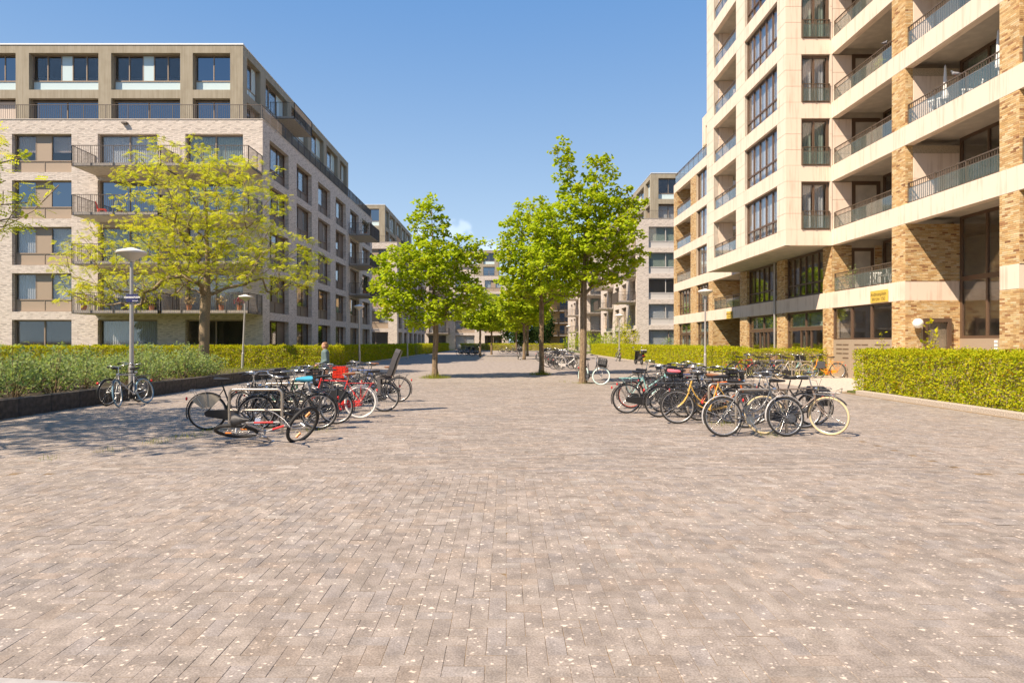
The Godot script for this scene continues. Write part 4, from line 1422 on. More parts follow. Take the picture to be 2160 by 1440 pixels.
		"child_seat":
			# a high-backed shell: seat pan, back and side wings
			var back := [[-0.50, 0.80, 0.13], [-0.66, 0.84, 0.16], [-0.72, 1.0, 0.165], [-0.78, 1.2, 0.15], [-0.85, 1.38, 0.12], [-0.88, 1.46, 0.06]]
			for k in back.size() - 1:
				var a: Array = back[k]
				var b: Array = back[k + 1]
				for f in [0.0, 0.03]:
					var A := Vector3(a[0] - f, a[1] - f * 0.5, -a[2]); var B := Vector3(a[0] - f, a[1] - f * 0.5, a[2])
					var C := Vector3(b[0] - f, b[1] - f * 0.5, b[2]); var D := Vector3(b[0] - f, b[1] - f * 0.5, -b[2])
					if f == 0.0: mb.quad(A, D, C, B)
					else: mb.quad(A, B, C, D)
				for s: float in [-1.0, 1.0]:
					var wing := 0.11 if k > 0 else 0.14
					var p := Vector3(a[0], a[1], a[2] * s); var q := Vector3(b[0], b[1], b[2] * s)
					var w := Vector3(wing, 0.03, 0.02 * s)
					mb.quad(p, q, q + w, p + w)
					mb.quad(p + w + z * 0.012 * s, q + w + z * 0.012 * s, q + z * 0.012 * s, p + z * 0.012 * s)
					mb.quad(p + w, q + w, q + w + z * 0.012 * s, p + w + z * 0.012 * s)
			for s: float in [-1.0, 1.0]:
				mb.box(Vector3(-0.42, 0.42, 0.15 * s), Vector3(-0.34, 0.82, 0.19 * s))
				mb.box(Vector3(-0.40, 0.40, 0.13 * s), Vector3(-0.20, 0.44, 0.21 * s))
			mb.box(Vector3(-0.66, 0.765, -0.12), Vector3(-0.34, 0.83, 0.12))
		"saddle_cover":
			loft_x(mb, [[-0.40, 0.965, 0.02, 0.02], [-0.385, 0.965, 0.105, 0.05], [-0.32, 0.965, 0.12, 0.055], [-0.24, 0.962, 0.09, 0.048], [-0.16, 0.96, 0.05, 0.04], [-0.10, 0.957, 0.03, 0.03], [-0.08, 0.957, 0.006, 0.006]])
		"pannier":
			for s: float in [-1.0, 1.0]: mb.chamfer_box(Vector3(-0.74, 0.44, 0.075 * s), Vector3(-0.40, 0.76, 0.19 * s), 0.02)
	shared[key] = mb.mesh()
	return shared[key]

func steered(angle: float) -> Transform3D:
	var ax := (HEAD_TOP - HEAD_LOW).normalized()
	return Transform3D(Basis.IDENTITY, HEAD_TOP) * Transform3D(Basis(ax, angle), Vector3.ZERO) * Transform3D(Basis.IDENTITY, -HEAD_TOP)

# c: frame, paint, tyre, steer, extras, saddle ...
func bike(label: String, x: float, d: float, yaw: float, c: Dictionary) -> Node3D:
	var t := thing("bicycle", label, "bicycle", P(x, 0.0, d), 0.0, c.get("group", "bicycles parked at the racks"))
	var lean: float = c.get("lean", 4.0)
	t.transform = Transform3D(Basis(Vector3.UP, deg_to_rad(yaw)) * Basis(Vector3.RIGHT, deg_to_rad(lean)), P(x, c.get("lift", 0.002), d))
	var paint: Material = M[c.get("paint", "black_paint")]
	var ex: Array = c.get("extras", [])
	var st := steered(deg_to_rad(c.get("steer", 0.0)))
	var mtb: bool = c.get("mtb", false)
	part(t, "frame", bike_mesh("frame_" + c.get("frame", "oma")), paint)
	for k in 2:
		var w := part(t, "wheel", bike_mesh("rim"), M[c.get("rim", "rim_alloy")])
		w.transform = Transform3D(Basis(Vector3.BACK, rng.randf() * TAU), REAR_HUB) if k == 0 else st * Transform3D(Basis(Vector3.BACK, rng.randf() * TAU), FRONT_HUB)
		part(w, "tyre", bike_mesh("fat_tyre" if mtb else "tyre"), M[c.get("tyre", "rubber")])
		part(w, "spokes", bike_mesh("spokes"), M.chrome)
	part(t, "fork", bike_mesh("fork"), paint).transform = st
	var hb := part(t, "handlebar", bike_mesh("handlebar_flat" if mtb else "handlebar"), M[c.get("bar", "chrome")])
	hb.transform = st
	if not mtb: part(hb, "brake_cables", bike_mesh("cables"), M.black_plastic)
	if not mtb: part(hb, "grips", bike_mesh("grips"), M[c.get("grip", "black_plastic")])
	part(t, "saddle", bike_mesh("saddle"), M[c.get("saddle", "black_leather")])
	for k in 2: part(t, "crank", bike_mesh(["crank_right", "crank_left"][k]), M.chrome if mtb or ex.has("open_chain") else M.graphite_paint)
	if ex.has("open_chain") or mtb: part(t, "chain", bike_mesh("chain"), M.graphite_paint)
	else: part(t, "chain_case", bike_mesh("chain_case"), M.black_plastic if c.get("case", "") == "" else M[c.case])
	if not mtb:
		var guard: Material = M[c.get("guard", "black_paint")]
		part(t, "mudguard", bike_mesh("mudguards"), guard)
		part(t, "mudguard", bike_mesh("front_mudguard"), guard).transform = st
		part(t, "rear_light", bike_mesh("rear_light"), M.red_lens)
		part(t, "headlight", bike_mesh("headlight"), M.chrome).transform = st
	if not ex.has("no_stand"): part(t, "kickstand", bike_mesh("kickstand"), M.graphite_paint)
	if not ex.has("no_carrier") and not mtb: part(t, "carrier", bike_mesh("carrier"), M[c.get("carrier", "graphite_paint")])
	if ex.has("coat_guard"): part(t, "coat_guard", bike_mesh("coat_guard"), M[c.get("coat", "cream_guard")])
	if ex.has("crate"):
		part(t, "front_carrier", bike_mesh("front_carrier"), M.graphite_paint).transform = st
		part(t, "crate", bike_mesh("crate"), M[c.get("crate", "black_plastic")]).transform = st
	elif ex.has("front_carrier"): part(t, "front_carrier", bike_mesh("front_carrier"), M[c.get("fc", "chrome")]).transform = st
	if ex.has("basket"): part(t, "basket", bike_mesh("basket"), M.wicker).transform = st
	if ex.has("child_seat"): part(t, "child_seat", bike_mesh("child_seat"), M.grey_plastic)
	if ex.has("cover"): part(t, "saddle_cover", bike_mesh("saddle_cover"), M[c.cover])
	if ex.has("pannier"): part(t, "pannier", bike_mesh("pannier"), M[c.get("bag", "black_leather")])
	return t

func bike_rack(label: String, x0: float, x1: float, d: float, group: String) -> Node3D:
	var t := thing("bicycle_rack", label, "bicycle rack", P(x0, 0, d), 0.0, group)
	var w := x1 - x0
	var h := 0.79
	var r := 0.09
	var pts := [Vector3(0, -0.02, 0), Vector3(0, h - r, 0)]
	for k in range(1, 6):
		var a := PI - PI / 2 * k / 5.0
		pts.append(Vector3(r + cos(a) * r, h - r + sin(a) * r, 0))
	pts.append(Vector3(w - r, h, 0))
	for k in range(1, 6):
		var a := PI / 2 - PI / 2 * k / 5.0
		pts.append(Vector3(w - r + cos(a) * r, h - r + sin(a) * r, 0))
	pts.append(Vector3(w, -0.02, 0))
	var hoop := MB.new()
	hoop.tube(pts, same(0.025, pts.size()), 10)
	part(t, "hoop", hoop, M.rack_steel)
	var bar := MB.new()
	bar.tube([Vector3(0.0, 0.42, 0), Vector3(w, 0.42, 0)], [0.02, 0.02], 10)
	part(t, "crossbar", bar, M.rack_steel)
	return t

func street_lamp(label: String, x: float, d: float, h: float, lean := 0.0, lean_dir := 0.0) -> Node3D:
	var t := thing("street_lamp", label, "street lamp", P(x, 0, d), 0.0, "conical street lamps")
	t.rotation = Vector3(0, lean_dir, deg_to_rad(lean))
	var pole := MB.new()
	pole.lathe(Vector3(0, -0.03, 0), [[0.075, 0.0], [0.075, 1.0], [0.058, 1.06], [0.044, h - 0.36], [0.0, h - 0.36]], 16)
	part(t, "post", pole, M.lamp_post)
	var sh := MB.new()
	sh.lathe(Vector3(0, h - 0.40, 0), [[0.0, 0.0], [0.075, 0.0], [0.09, 0.04], [0.375, 0.235], [0.382, 0.255], [0.378, 0.285]], 28)
	var shade := part(t, "shade", sh, M.lamp_shade)
	var cp := MB.new()
	cp.lathe(Vector3(0, h - 0.40, 0), [[0.378, 0.286], [0.36, 0.30], [0.05, 0.395], [0.0, 0.40]], 28)
	part(shade, "cap", cp, M.white_plastic)
	return t

# ---------------------------------------------------------------- lettering, figures and small things
func lettering(parent: Node3D, words: String, at: Vector3, turn: float, height: float, m: Material, called := "lettering", bold := false) -> void:
	var tm := TextMesh.new()
	var f := SystemFont.new()
	f.font_names = PackedStringArray(["Droid Sans"])
	if bold: f.font_weight = 700
	tm.font = f
	tm.text = words
	tm.font_size = 64
	tm.pixel_size = height / 46.0
	tm.depth = 0.004
	var o := MeshInstance3D.new()
	o.name = called
	o.mesh = tm
	o.material_override = m
	parent.add_child(o, true)
	o.position = at
	o.rotation.y = turn

# bones: [a, b, radius a, radius b, colour]; joined with a smooth minimum and meshed as surface nets
func body_mesh(bones: Array, cell: float, k: float) -> MB:
	var lo := Vector3.ONE * 1e9
	var hi := -lo
	for b in bones:
		for e in 2:
			lo = lo.min(b[e] - Vector3.ONE * (b[2 + e] + cell * 2))
			hi = hi.max(b[e] + Vector3.ONE * (b[2 + e] + cell * 2))
	var n3 := Vector3i(((hi - lo) / cell).ceil()) + Vector3i.ONE
	var val := PackedFloat32Array()
	val.resize(n3.x * n3.y * n3.z)
	val.fill(1.0)
	for b in bones:   # visit only the cells near each bone
		var A: Vector3 = b[0]
		var B: Vector3 = b[1]
		var r0: float = b[2]
		var r1: float = b[3]
		var pad := Vector3.ONE * (maxf(r0, r1) + k * 2.0 + cell)
		var i0 := Vector3i(((A.min(B) - pad - lo) / cell).floor()).clamp(Vector3i.ZERO, n3 - Vector3i.ONE)
		var i1 := Vector3i(((A.max(B) + pad - lo) / cell).ceil()).clamp(Vector3i.ZERO, n3 - Vector3i.ONE)
		var ab := B - A
		var l2 := maxf(ab.length_squared(), 1e-9)
		for z in range(i0.z, i1.z + 1):
			for y in range(i0.y, i1.y + 1):
				for x in range(i0.x, i1.x + 1):
					var p := lo + Vector3(x, y, z) * cell
					var t := clampf((p - A).dot(ab) / l2, 0.0, 1.0)
					var d := p.distance_to(A + ab * t) - lerpf(r0, r1, t)
					var q := (z * n3.y + y) * n3.x + x
					var h := maxf(k - absf(val[q] - d), 0.0) / k
					val[q] = minf(val[q], d) - h * h * k * 0.25
	var mb := MB.new()
	mb.use_col = true
	var idx := {}
	var off := [Vector3i(0, 0, 0), Vector3i(1, 0, 0), Vector3i(0, 1, 0), Vector3i(1, 1, 0), Vector3i(0, 0, 1), Vector3i(1, 0, 1), Vector3i(0, 1, 1), Vector3i(1, 1, 1)]
	var edges := [[0, 1], [2, 3], [4, 5], [6, 7], [0, 2], [1, 3], [4, 6], [5, 7], [0, 4], [1, 5], [2, 6], [3, 7]]
	var at := func(x: int, y: int, z: int) -> float: return val[(z * n3.y + y) * n3.x + x]
	for z in n3.z - 1:
		for y in n3.y - 1:
			for x in n3.x - 1:
				var q := (z * n3.y + y) * n3.x + x
				var v0 := val[q]
				if absf(v0) > cell * 2.2: continue
				var vs := []
				var neg := 0
				for o in off:
					var vv := val[q + (o.z * n3.y + o.y) * n3.x + o.x]
					vs.append(vv)
					if vv < 0.0: neg += 1
				if neg == 0 or neg == 8: continue
				var sum := Vector3.ZERO
				var cnt := 0
				for e in edges:
					var a: float = vs[e[0]]
					var b: float = vs[e[1]]
					if (a < 0.0) == (b < 0.0): continue
					sum += Vector3(off[e[0]]).lerp(Vector3(off[e[1]]), a / (a - b))
					cnt += 1
				var p := lo + (Vector3(x, y, z) + sum / cnt) * cell
				var g := Vector3(vs[1] - vs[0] + vs[3] - vs[2] + vs[5] - vs[4] + vs[7] - vs[6], vs[2] - vs[0] + vs[3] - vs[1] + vs[6] - vs[4] + vs[7] - vs[5], vs[4] - vs[0] + vs[5] - vs[1] + vs[6] - vs[2] + vs[7] - vs[3]).normalized()
				var best := 1e9
				for b in bones:
					var ab: Vector3 = b[1] - b[0]
					var t := clampf((p - b[0]).dot(ab) / maxf(ab.length_squared(), 1e-9), 0.0, 1.0)
					var d: float = p.distance_to(b[0] + ab * t) - lerpf(b[2], b[3], t)
					if d < best:
						best = d
						mb.col = b[4]
				idx[Vector3i(x, y, z)] = mb.v.size()
				mb.vert(p, g)
	for c in idx:
		for ax in 3:
			var e := Vector3i.ZERO
			e[ax] = 1
			var u := Vector3i.ZERO
			u[(ax + 1) % 3] = 1
			var w := Vector3i.ZERO
			w[(ax + 2) % 3] = 1
			var i00: int = (c.z * n3.y + c.y) * n3.x + c.x
			var ce: Vector3i = c + e
			var i01: int = (ce.z * n3.y + ce.y) * n3.x + ce.x
			if (val[i00] < 0.0) == (val[i01] < 0.0): continue
			if not (idx.has(c - u) and idx.has(c - w) and idx.has(c - u - w)): continue
			var q := [idx[c], idx[c - u], idx[c - u - w], idx[c - w]]
			if val[i00] < 0.0: q = [q[3], q[2], q[1], q[0]]
			mb.ix.append_array([q[0], q[1], q[2], q[0], q[2], q[3]])
	return mb

func person() -> void:
	var t := thing("person", "person in a grey-green jacket standing behind the parked bicycles", "person", P(-6.05, 0, 21.2), deg_to_rad(200.0))
	var sk := Color(0.50, 0.27, 0.18)
	var ja := Color(0.10, 0.15, 0.15)
	var tr := Color(0.05, 0.055, 0.08)
	var sh := Color(0.05, 0.045, 0.04)
	# built facing +x
	var b := [
		[Vector3(0.02, 1.52, 0), Vector3(0.03, 1.56, 0), 0.082, 0.078, sk], [Vector3(0.045, 1.46, 0), Vector3(0.05, 1.50, 0), 0.055, 0.06, sk], [Vector3(0.10, 1.50, 0), Vector3(0.112, 1.495, 0), 0.014, 0.013, sk],
		[Vector3(0.01, 1.51, 0.08), Vector3(0.01, 1.53, 0.083), 0.014, 0.014, sk], [Vector3(0.01, 1.51, -0.08), Vector3(0.01, 1.53, -0.083), 0.014, 0.014, sk],
		[Vector3(0.0, 1.34, 0), Vector3(0.01, 1.46, 0), 0.055, 0.05, sk],
		[Vector3(0.0, 1.31, -0.12), Vector3(0.0, 1.31, 0.12), 0.085, 0.085, ja], [Vector3(0.0, 1.0, -0.06), Vector3(0.0, 1.28, -0.06), 0.125, 0.125, ja], [Vector3(0.0, 1.0, 0.06), Vector3(0.0, 1.28, 0.06), 0.125, 0.125, ja],
		[Vector3(-0.01, 0.80, -0.07), Vector3(0.0, 1.0, -0.06), 0.145, 0.13, ja], [Vector3(-0.01, 0.80, 0.07), Vector3(0.0, 1.0, 0.06), 0.145, 0.13, ja],
		[Vector3(0.0, 0.82, -0.09), Vector3(0.06, 0.46, -0.10), 0.088, 0.06, tr], [Vector3(0.06, 0.46, -0.10), Vector3(0.03, 0.10, -0.10), 0.058, 0.042, tr],
		[Vector3(0.0, 0.82, 0.09), Vector3(0.0, 0.46, 0.10), 0.088, 0.06, tr], [Vector3(0.0, 0.46, 0.10), Vector3(-0.08, 0.10, 0.10), 0.058, 0.042, tr],
		[Vector3(0.0, 0.045, -0.10), Vector3(0.17, 0.04, -0.11), 0.044, 0.038, sh], [Vector3(-0.11, 0.045, 0.10), Vector3(0.06, 0.04, 0.11), 0.044, 0.038, sh],
		[Vector3(0.0, 1.30, -0.17), Vector3(-0.02, 1.03, -0.22), 0.058, 0.048, ja], [Vector3(-0.02, 1.03, -0.22), Vector3(0.20, 0.92, -0.20), 0.046, 0.036, ja],
		[Vector3(0.0, 1.30, 0.17), Vector3(-0.03, 1.03, 0.22), 0.058, 0.048, ja], [Vector3(-0.03, 1.03, 0.22), Vector3(0.18, 0.90, 0.21), 0.046, 0.036, ja],
	]
	for s: float in [-1.0, 1.0]:
		var w := Vector3(0.20, 0.92, -0.20) if s < 0 else Vector3(0.18, 0.90, 0.21)
		b.append([w, w + Vector3(0.07, -0.02, 0), 0.030, 0.034, sk])
		for f in 4:
			var o := w + Vector3(0.075, -0.01 - 0.018 * absf(f - 1.5), (f - 1.5) * 0.021)
			b.append([o, o + Vector3(0.04, -0.015, 0), 0.010, 0.010, sk])
			b.append([o + Vector3(0.04, -0.015, 0), o + Vector3(0.055, -0.04, 0), 0.010, 0.009, sk])
		b.append([w + Vector3(0.03, 0.0, -0.03 * s), w + Vector3(0.07, 0.01, -0.05 * s), 0.011, 0.010, sk])
	part(t, "body", body_mesh(b, 0.016, 0.03), M.body_cloth)
	var hair := MB.new()
	hair.ball(Vector3(0.0, 1.565, 0), Vector3(0.098, 0.082, 0.092), 14, 10)
	hair.ball(Vector3(-0.035, 1.52, 0), Vector3(0.075, 0.085, 0.088), 14, 10)
	part(t, "hair", hair, M.hair)
	var eyes := MB.new()
	for s: float in [-1.0, 1.0]: eyes.ball(Vector3(0.092, 1.53, 0.032 * s), Vector3(0.008, 0.008, 0.011), 8, 6)
	eyes.box(Vector3(0.10, 1.468, -0.02), Vector3(0.106, 1.473, 0.02))
	part(t, "face_features", eyes, M.brown_leather)

func scooter() -> void:
	var t := thing("motor_scooter", "black motor scooter with a top case, parked beside the hedge kerb", "scooter", P(9.7, 0, 46.5), deg_to_rad(100.0))
	# facing +x
	for x in [-0.55, 0.62]:
		var ty := MB.new()
		ty.torus(Vector3(x, 0.23, 0), Vector3.BACK, 0.17, 0.058, 20, 8)
		var w := part(t, "wheel", ty, M.rubber)
		var rm := MB.new()
		rm.lathe(Vector3(x, 0.23, -0.03), [[0.0, 0.0], [0.125, 0.0], [0.125, 0.06], [0.0, 0.06]], 14, Vector3.BACK)
		part(w, "rim", rm, M.graphite_paint)
	var bd := MB.new()
	loft_x(bd, [[-0.95, 0.62, 0.03, 0.03], [-0.9, 0.62, 0.12, 0.11], [-0.6, 0.6, 0.17, 0.17], [-0.25, 0.5, 0.16, 0.2], [-0.1, 0.33, 0.15, 0.1], [0.3, 0.30, 0.17, 0.05], [0.36, 0.32, 0.16, 0.05]])
	bd.bar(Vector3(0.36, 0.3, 0), Vector3(0.22, 0.98, 0), 0.36, 0.06, Vector3.RIGHT)
	bd.bar(Vector3(0.22, 0.95, 0), Vector3(0.62, 0.25, 0), 0.10, 0.06, Vector3.RIGHT)
	part(t, "body", bd, M.black_paint)
	var se := MB.new()
	loft_x(se, [[-0.9, 0.78, 0.02, 0.02], [-0.85, 0.78, 0.12, 0.05], [-0.4, 0.76, 0.15, 0.05], [-0.15, 0.73, 0.09, 0.04], [-0.1, 0.72, 0.02, 0.02]])
	part(t, "seat", se, M.black_leather)
	var tc := MB.new()
	tc.chamfer_box(Vector3(-1.12, 0.84, -0.19), Vector3(-0.76, 1.0, 0.19), 0.04)
	var cs := part(t, "top_case", tc, M.black_plastic)
	var ld := MB.new()
	ld.chamfer_box(Vector3(-1.13, 1.001, -0.195), Vector3(-0.75, 1.1, 0.195), 0.045)
	part(cs, "lid", ld, M.silver_paint)
	var hb := MB.new()
	hb.tube([Vector3(0.16, 1.0, -0.33), Vector3(0.24, 1.02, 0), Vector3(0.16, 1.0, 0.33)], same(0.018, 3), 8)
	part(t, "handlebar", hb, M.black_plastic)
	for s: float in [-1.0, 1.0]:
		var mr := MB.new()
		mr.tube([Vector3(0.2, 1.02, 0.25 * s), Vector3(0.2, 1.22, 0.32 * s)], same(0.007, 2), 5)
		mr.ball(Vector3(0.2, 1.25, 0.33 * s), Vector3(0.02, 0.05, 0.06), 10, 6)
		part(t, "mirror", mr, M.chrome)
	var tl := MB.new()
	tl.ball(Vector3(-0.94, 0.66, 0), Vector3(0.03, 0.04, 0.09), 10, 6)
	part(t, "rear_light", tl, M.red_lens)
	var pl := MB.new()
	pl.box(Vector3(-0.99, 0.36, -0.07), Vector3(-0.98, 0.48, 0.07))
	part(t, "number_plate", pl, M.sign_gold)
	var st := MB.new()
	st.tube([Vector3(-0.1, 0.3, -0.1), Vector3(-0.15, 0.01, -0.2)], same(0.014, 2), 6)
	part(t, "stand", st, M.graphite_paint)

func pigeon(label: String, at: Vector3, turn: float) -> void:
	var t := thing("pigeon", label, "pigeon", at, turn, "pigeons on the balcony rails")
	var b := [[Vector3(-0.06, 0.10, 0), Vector3(0.05, 0.125, 0), 0.045, 0.058, Color(0.2, 0.2, 0.22)], [Vector3(0.05, 0.13, 0), Vector3(0.10, 0.20, 0), 0.045, 0.024, Color(0.10, 0.11, 0.13)],
		[Vector3(0.105, 0.215, 0), Vector3(0.115, 0.22, 0), 0.027, 0.024, Color(0.12, 0.13, 0.15)], [Vector3(0.13, 0.215, 0), Vector3(0.16, 0.208, 0), 0.009, 0.004, Color(0.05, 0.05, 0.05)],
		[Vector3(-0.06, 0.10, 0), Vector3(-0.17, 0.07, 0), 0.035, 0.016, Color(0.12, 0.12, 0.14)], [Vector3(0.01, 0.08, 0.02), Vector3(0.015, 0.0, 0.022), 0.008, 0.006, Color(0.4, 0.1, 0.08)], [Vector3(0.01, 0.08, -0.02), Vector3(0.015, 0.0, -0.022), 0.008, 0.006, Color(0.4, 0.1, 0.08)]]
	part(t, "body", body_mesh(b, 0.010, 0.02), M.body_cloth)

func parasol(label: String, at: Vector3) -> void:
	var t := thing("closed_parasol", label, "parasol", at, 0.0, "closed parasols on the balcony")
	var p := MB.new()
	p.tube([Vector3(0, 0, 0), Vector3(0, 2.05, 0)], [0.02, 0.018], 8)
	p.lathe(Vector3.ZERO, [[0.0, 0.0], [0.22, 0.0], [0.22, 0.05], [0.03, 0.08]], 14)
	part(t, "pole", p, M.white_plastic)
	var c := MB.new()
	c.lathe(Vector3(0, 0.85, 0), [[0.10, 0.0], [0.12, 0.1], [0.07, 0.35], [0.06, 0.8], [0.03, 1.2], [0.0, 1.28]], 9)
	part(t, "folded_cloth", c, M.white_cloth)

func plastic_chair(label: String, at: Vector3, turn: float, m: Material, group: String) -> void:
	var t := thing("garden_chair", label, "chair", at, turn, group)
	var s := MB.new()
	s.chamfer_box(Vector3(-0.23, 0.42, -0.23), Vector3(0.23, 0.45, 0.23), 0.01)
	part(t, "seat", s, m)
	var b := MB.new()
	for k in 5: b.bar(Vector3(-0.23 - 0.02, 0.45, -0.18 + k * 0.09), Vector3(-0.33, 0.86, -0.18 + k * 0.09), 0.05, 0.02, Vector3.RIGHT)
	b.bar(Vector3(-0.33, 0.86, -0.23), Vector3(-0.33, 0.86, 0.23), 0.03, 0.06)
	part(t, "backrest", b, m)
	for x in [-0.2, 0.2]:
		for z in [-0.2, 0.2]:
			var l := MB.new()
			l.bar(Vector3(x * 1.12, 0, z * 1.12), Vector3(x, 0.42, z), 0.035, 0.035, Vector3.RIGHT)
			part(t, "leg", l, m)

func small_table(label: String, at: Vector3, m: Material) -> void:
	var t := thing("garden_table", label, "table", at)
	var s := MB.new()
	s.chamfer_box(Vector3(-0.32, 0.70, -0.32), Vector3(0.32, 0.73, 0.32), 0.01)
	part(t, "tabletop", s, m)
	for x in [-0.27, 0.27]:
		for z in [-0.27, 0.27]:
			var l := MB.new()
			l.bar(Vector3(x, 0, z), Vector3(x, 0.70, z), 0.03, 0.03, Vector3.RIGHT)
			part(t, "leg", l, m)

func potted_plant(label: String, at: Vector3, r: float, h: float, m: Material, cnt := 90) -> void:
	var t := shrub(label, at, r, h, cnt, m, 0.13, "potted plants on the balconies", "potted_plant", "oval")
	t.set_meta("category", "potted plant")
	for c in t.get_children(): c.position.y += 0.30
	var p := MB.new()
	p.lathe(Vector3.ZERO, [[0.0, 0.0], [0.12, 0.0], [0.16, 0.28], [0.175, 0.28], [0.175, 0.32], [0.15, 0.32], [0.0, 0.30]], 14)
	part(t, "pot", p, M.terracotta)

# ---------------------------------------------------------------- paving
const UNIT := 0.108

func paver(mb: MB, x0: float, x1: float, d0: float, d1: float, skirt: bool) -> void:
	var g := 0.0006 + rng.randf() * 0.0010
	x0 += g; x1 -= g; d0 += g; d1 -= g
	var y := rng.randfn(0.0, 0.0006)
	var tx := rng.randfn(0.0, 0.0006)
	var tz := rng.randfn(0.0, 0.0006)
	var e := 0.0014
	var A := P(x0 + e, y - tx - tz, d0 + e); var B := P(x1 - e, y + tx - tz, d0 + e); var C := P(x1 - e, y + tx + tz, d1 - e); var D := P(x0 + e, y - tx + tz, d1 - e)
	var a := P(x0, A.y - e, d0); var b := P(x1, B.y - e, d0); var c := P(x1, C.y - e, d1); var d := P(x0, D.y - e, d1)
	mb.quad(A, B, C, D)
	mb.quad(a, b, B, A); mb.quad(b, c, C, B); mb.quad(c, d, D, C); mb.quad(d, a, A, D)
	if skirt:
		var q := Vector3(0, -0.016, 0)
		mb.quad(a + q, b + q, b, a); mb.quad(b + q, c + q, c, b); mb.quad(c + q, d + q, d, c); mb.quad(d + q, a + q, a, d)

var dirt := noise(0.55, 303, 4)

func paver_tone(x := 0.0, d := 0.0) -> Color:
	var t := rng.randf_range(0.90, 1.06) * (1.0 + 0.16 * clampf(dirt.get_noise_2d(x, d * 1.6), -0.45, 0.35))
	var c := Color(0.665, 0.575, 0.495)
	var k := rng.randf()
	if k < 0.16: c = Color(0.63, 0.56, 0.505)
	elif k < 0.30: c = Color(0.69, 0.575, 0.475)
	elif k < 0.36: c = Color(0.73, 0.65, 0.57)
	return Color(c.r * t, c.g * t, c.b * t)

func paving() -> void:
	var bed := MB.new()
	bed.box(P(-40, -0.08, -6), P(40, -0.0032, 26.0))
	var root := structure("plaza_paving", bed, M.joint_sand)
	var field := MB.new()
	field.use_col = true
	var singles := []
	var i0 := int(-9.2 / UNIT)
	var i1 := int(9.2 / UNIT)
	var j1 := int(7.95 / UNIT)
	for j in range(int(1.6 / UNIT), j1):
		for i in range(i0, i1):
			var m := posmod(i - j, 4)
			if m != 0 and m != 3: continue
			var d := j * UNIT
			var x := i * UNIT
			if absf(x) > d * 0.86 + 1.4: continue
			# m 0: brick along x over cells (i,j),(i+1,j); m 3: brick along depth over (i,j),(i,j+1)
			var w := UNIT * (2 if m == 0 else 1)
			var h := UNIT * (1 if m == 0 else 2)
			if j + (1 if m == 3 else 0) >= j1: h = UNIT
			if d > 2.93 and absf(x + w / 2) < d * 0.79 and singles.size() < 300: singles.append([x, d, w, h])
			else:
				field.col = paver_tone(x, d)
				paver(field, x, x + w, d, d + h, d < 5.0)
	# the 300 nearest in view, each a stone of its own from a few shared cuts
	var cuts := {}
	for s in singles:
		var key := "%d_%d" % [0 if s[2] > s[3] else (1 if s[3] > s[2] else 2), rng.randi_range(0, 9)]
		if not cuts.has(key):
			var mb := MB.new()
			mb.use_col = true
			mb.col = paver_tone()
			paver(mb, 0, s[2], 0, s[3], true)
			cuts[key] = mb.mesh()
		var o := part(root, "paver", cuts[key], M.paver_stone)
		o.position = P(s[0], 0, s[1])
	# flagstone courses in the middle of the square
	var rows0 := j1 * UNIT
	var r := 0
	while rows0 + r * UNIT < 26.0:
		var d := rows0 + r * UNIT
		var x := -5.5 - rng.randf() * 0.3
		while x < 5.75:
			var ln := rng.randf_range(0.24, 0.5)
			if maxf(x, -5.5) < minf(x + ln, 5.75) - 0.03:
				field.col = paver_tone(x, d) * rng.randf_range(0.86, 1.06)
				paver(field, maxf(x, -5.5), minf(x + ln, 5.75), d, d + UNIT, false)
			x += ln
		r += 1
	# a line of stones on either side, herringbone beyond it
	for s in [[-5.5 - UNIT, -10.75], [5.75, 10.85]]:
		var d := rows0
		while d < 26.0:
			field.col = paver_tone()
			paver(field, s[0], s[0] + UNIT, d, d + UNIT * 2, false)
			d += UNIT * 2
		var lo: float = s[0] + UNIT if s[1] > 0 else s[1]
		var hi: float = s[1] if s[1] > 0 else s[0]
		for j in range(int(rows0 / UNIT) , int(18.0 / UNIT)):
			for i in range(int(lo / UNIT), int(hi / UNIT)):
				var m := posmod(i - j, 4)
				if m != 0 and m != 3: continue
				var x2 := lo + (i - int(lo / UNIT)) * UNIT
				field.col = paver_tone(x2, j * UNIT)
				paver(field, x2, minf(x2 + UNIT * (2 if m == 0 else 1), hi), j * UNIT, j * UNIT + UNIT * (1 if m == 0 else 2), false)
	var f := part(root, "paver_field", field, M.paver_stone)
	f.set_meta("kind", "stuff")
	# beyond the stones that can be told apart
	var far := MB.new()
	far.quad(P(-10.75, 0.0, 26.0), P(10.85, 0.0, 26.0), P(10.85, 0.0, 160.0), P(-10.75, 0.0, 160.0))
	far.quad(P(-10.75, 0.0, 18.0), P(-5.61, 0.0, 18.0), P(-5.61, 0.0, 26.0), P(-10.75, 0.0, 26.0))
	far.quad(P(5.86, 0.0, 18.0), P(10.85, 0.0, 18.0), P(10.85, 0.0, 26.0), P(5.86, 0.0, 26.0))
	part(root, "far_paving", far, M.paving_far)

func kerb(x0: float, x1: float, d0: float, d1: float, h: float, label: String) -> void:
	var t := thing("kerb", label, "kerb")
	t.set_meta("kind", "structure")
	var d := d0
	while d < d1 - 0.05:
		var m := MB.new()
		var e := minf(d + 1.0, d1)
		m.chamfer_box(P(x0, -0.04, d + 0.004), P(x1, h + rng.randfn(0, 0.002), e - 0.004), 0.012)
		part(t, "kerb_stone", m, M.kerb_stone)
		d = e

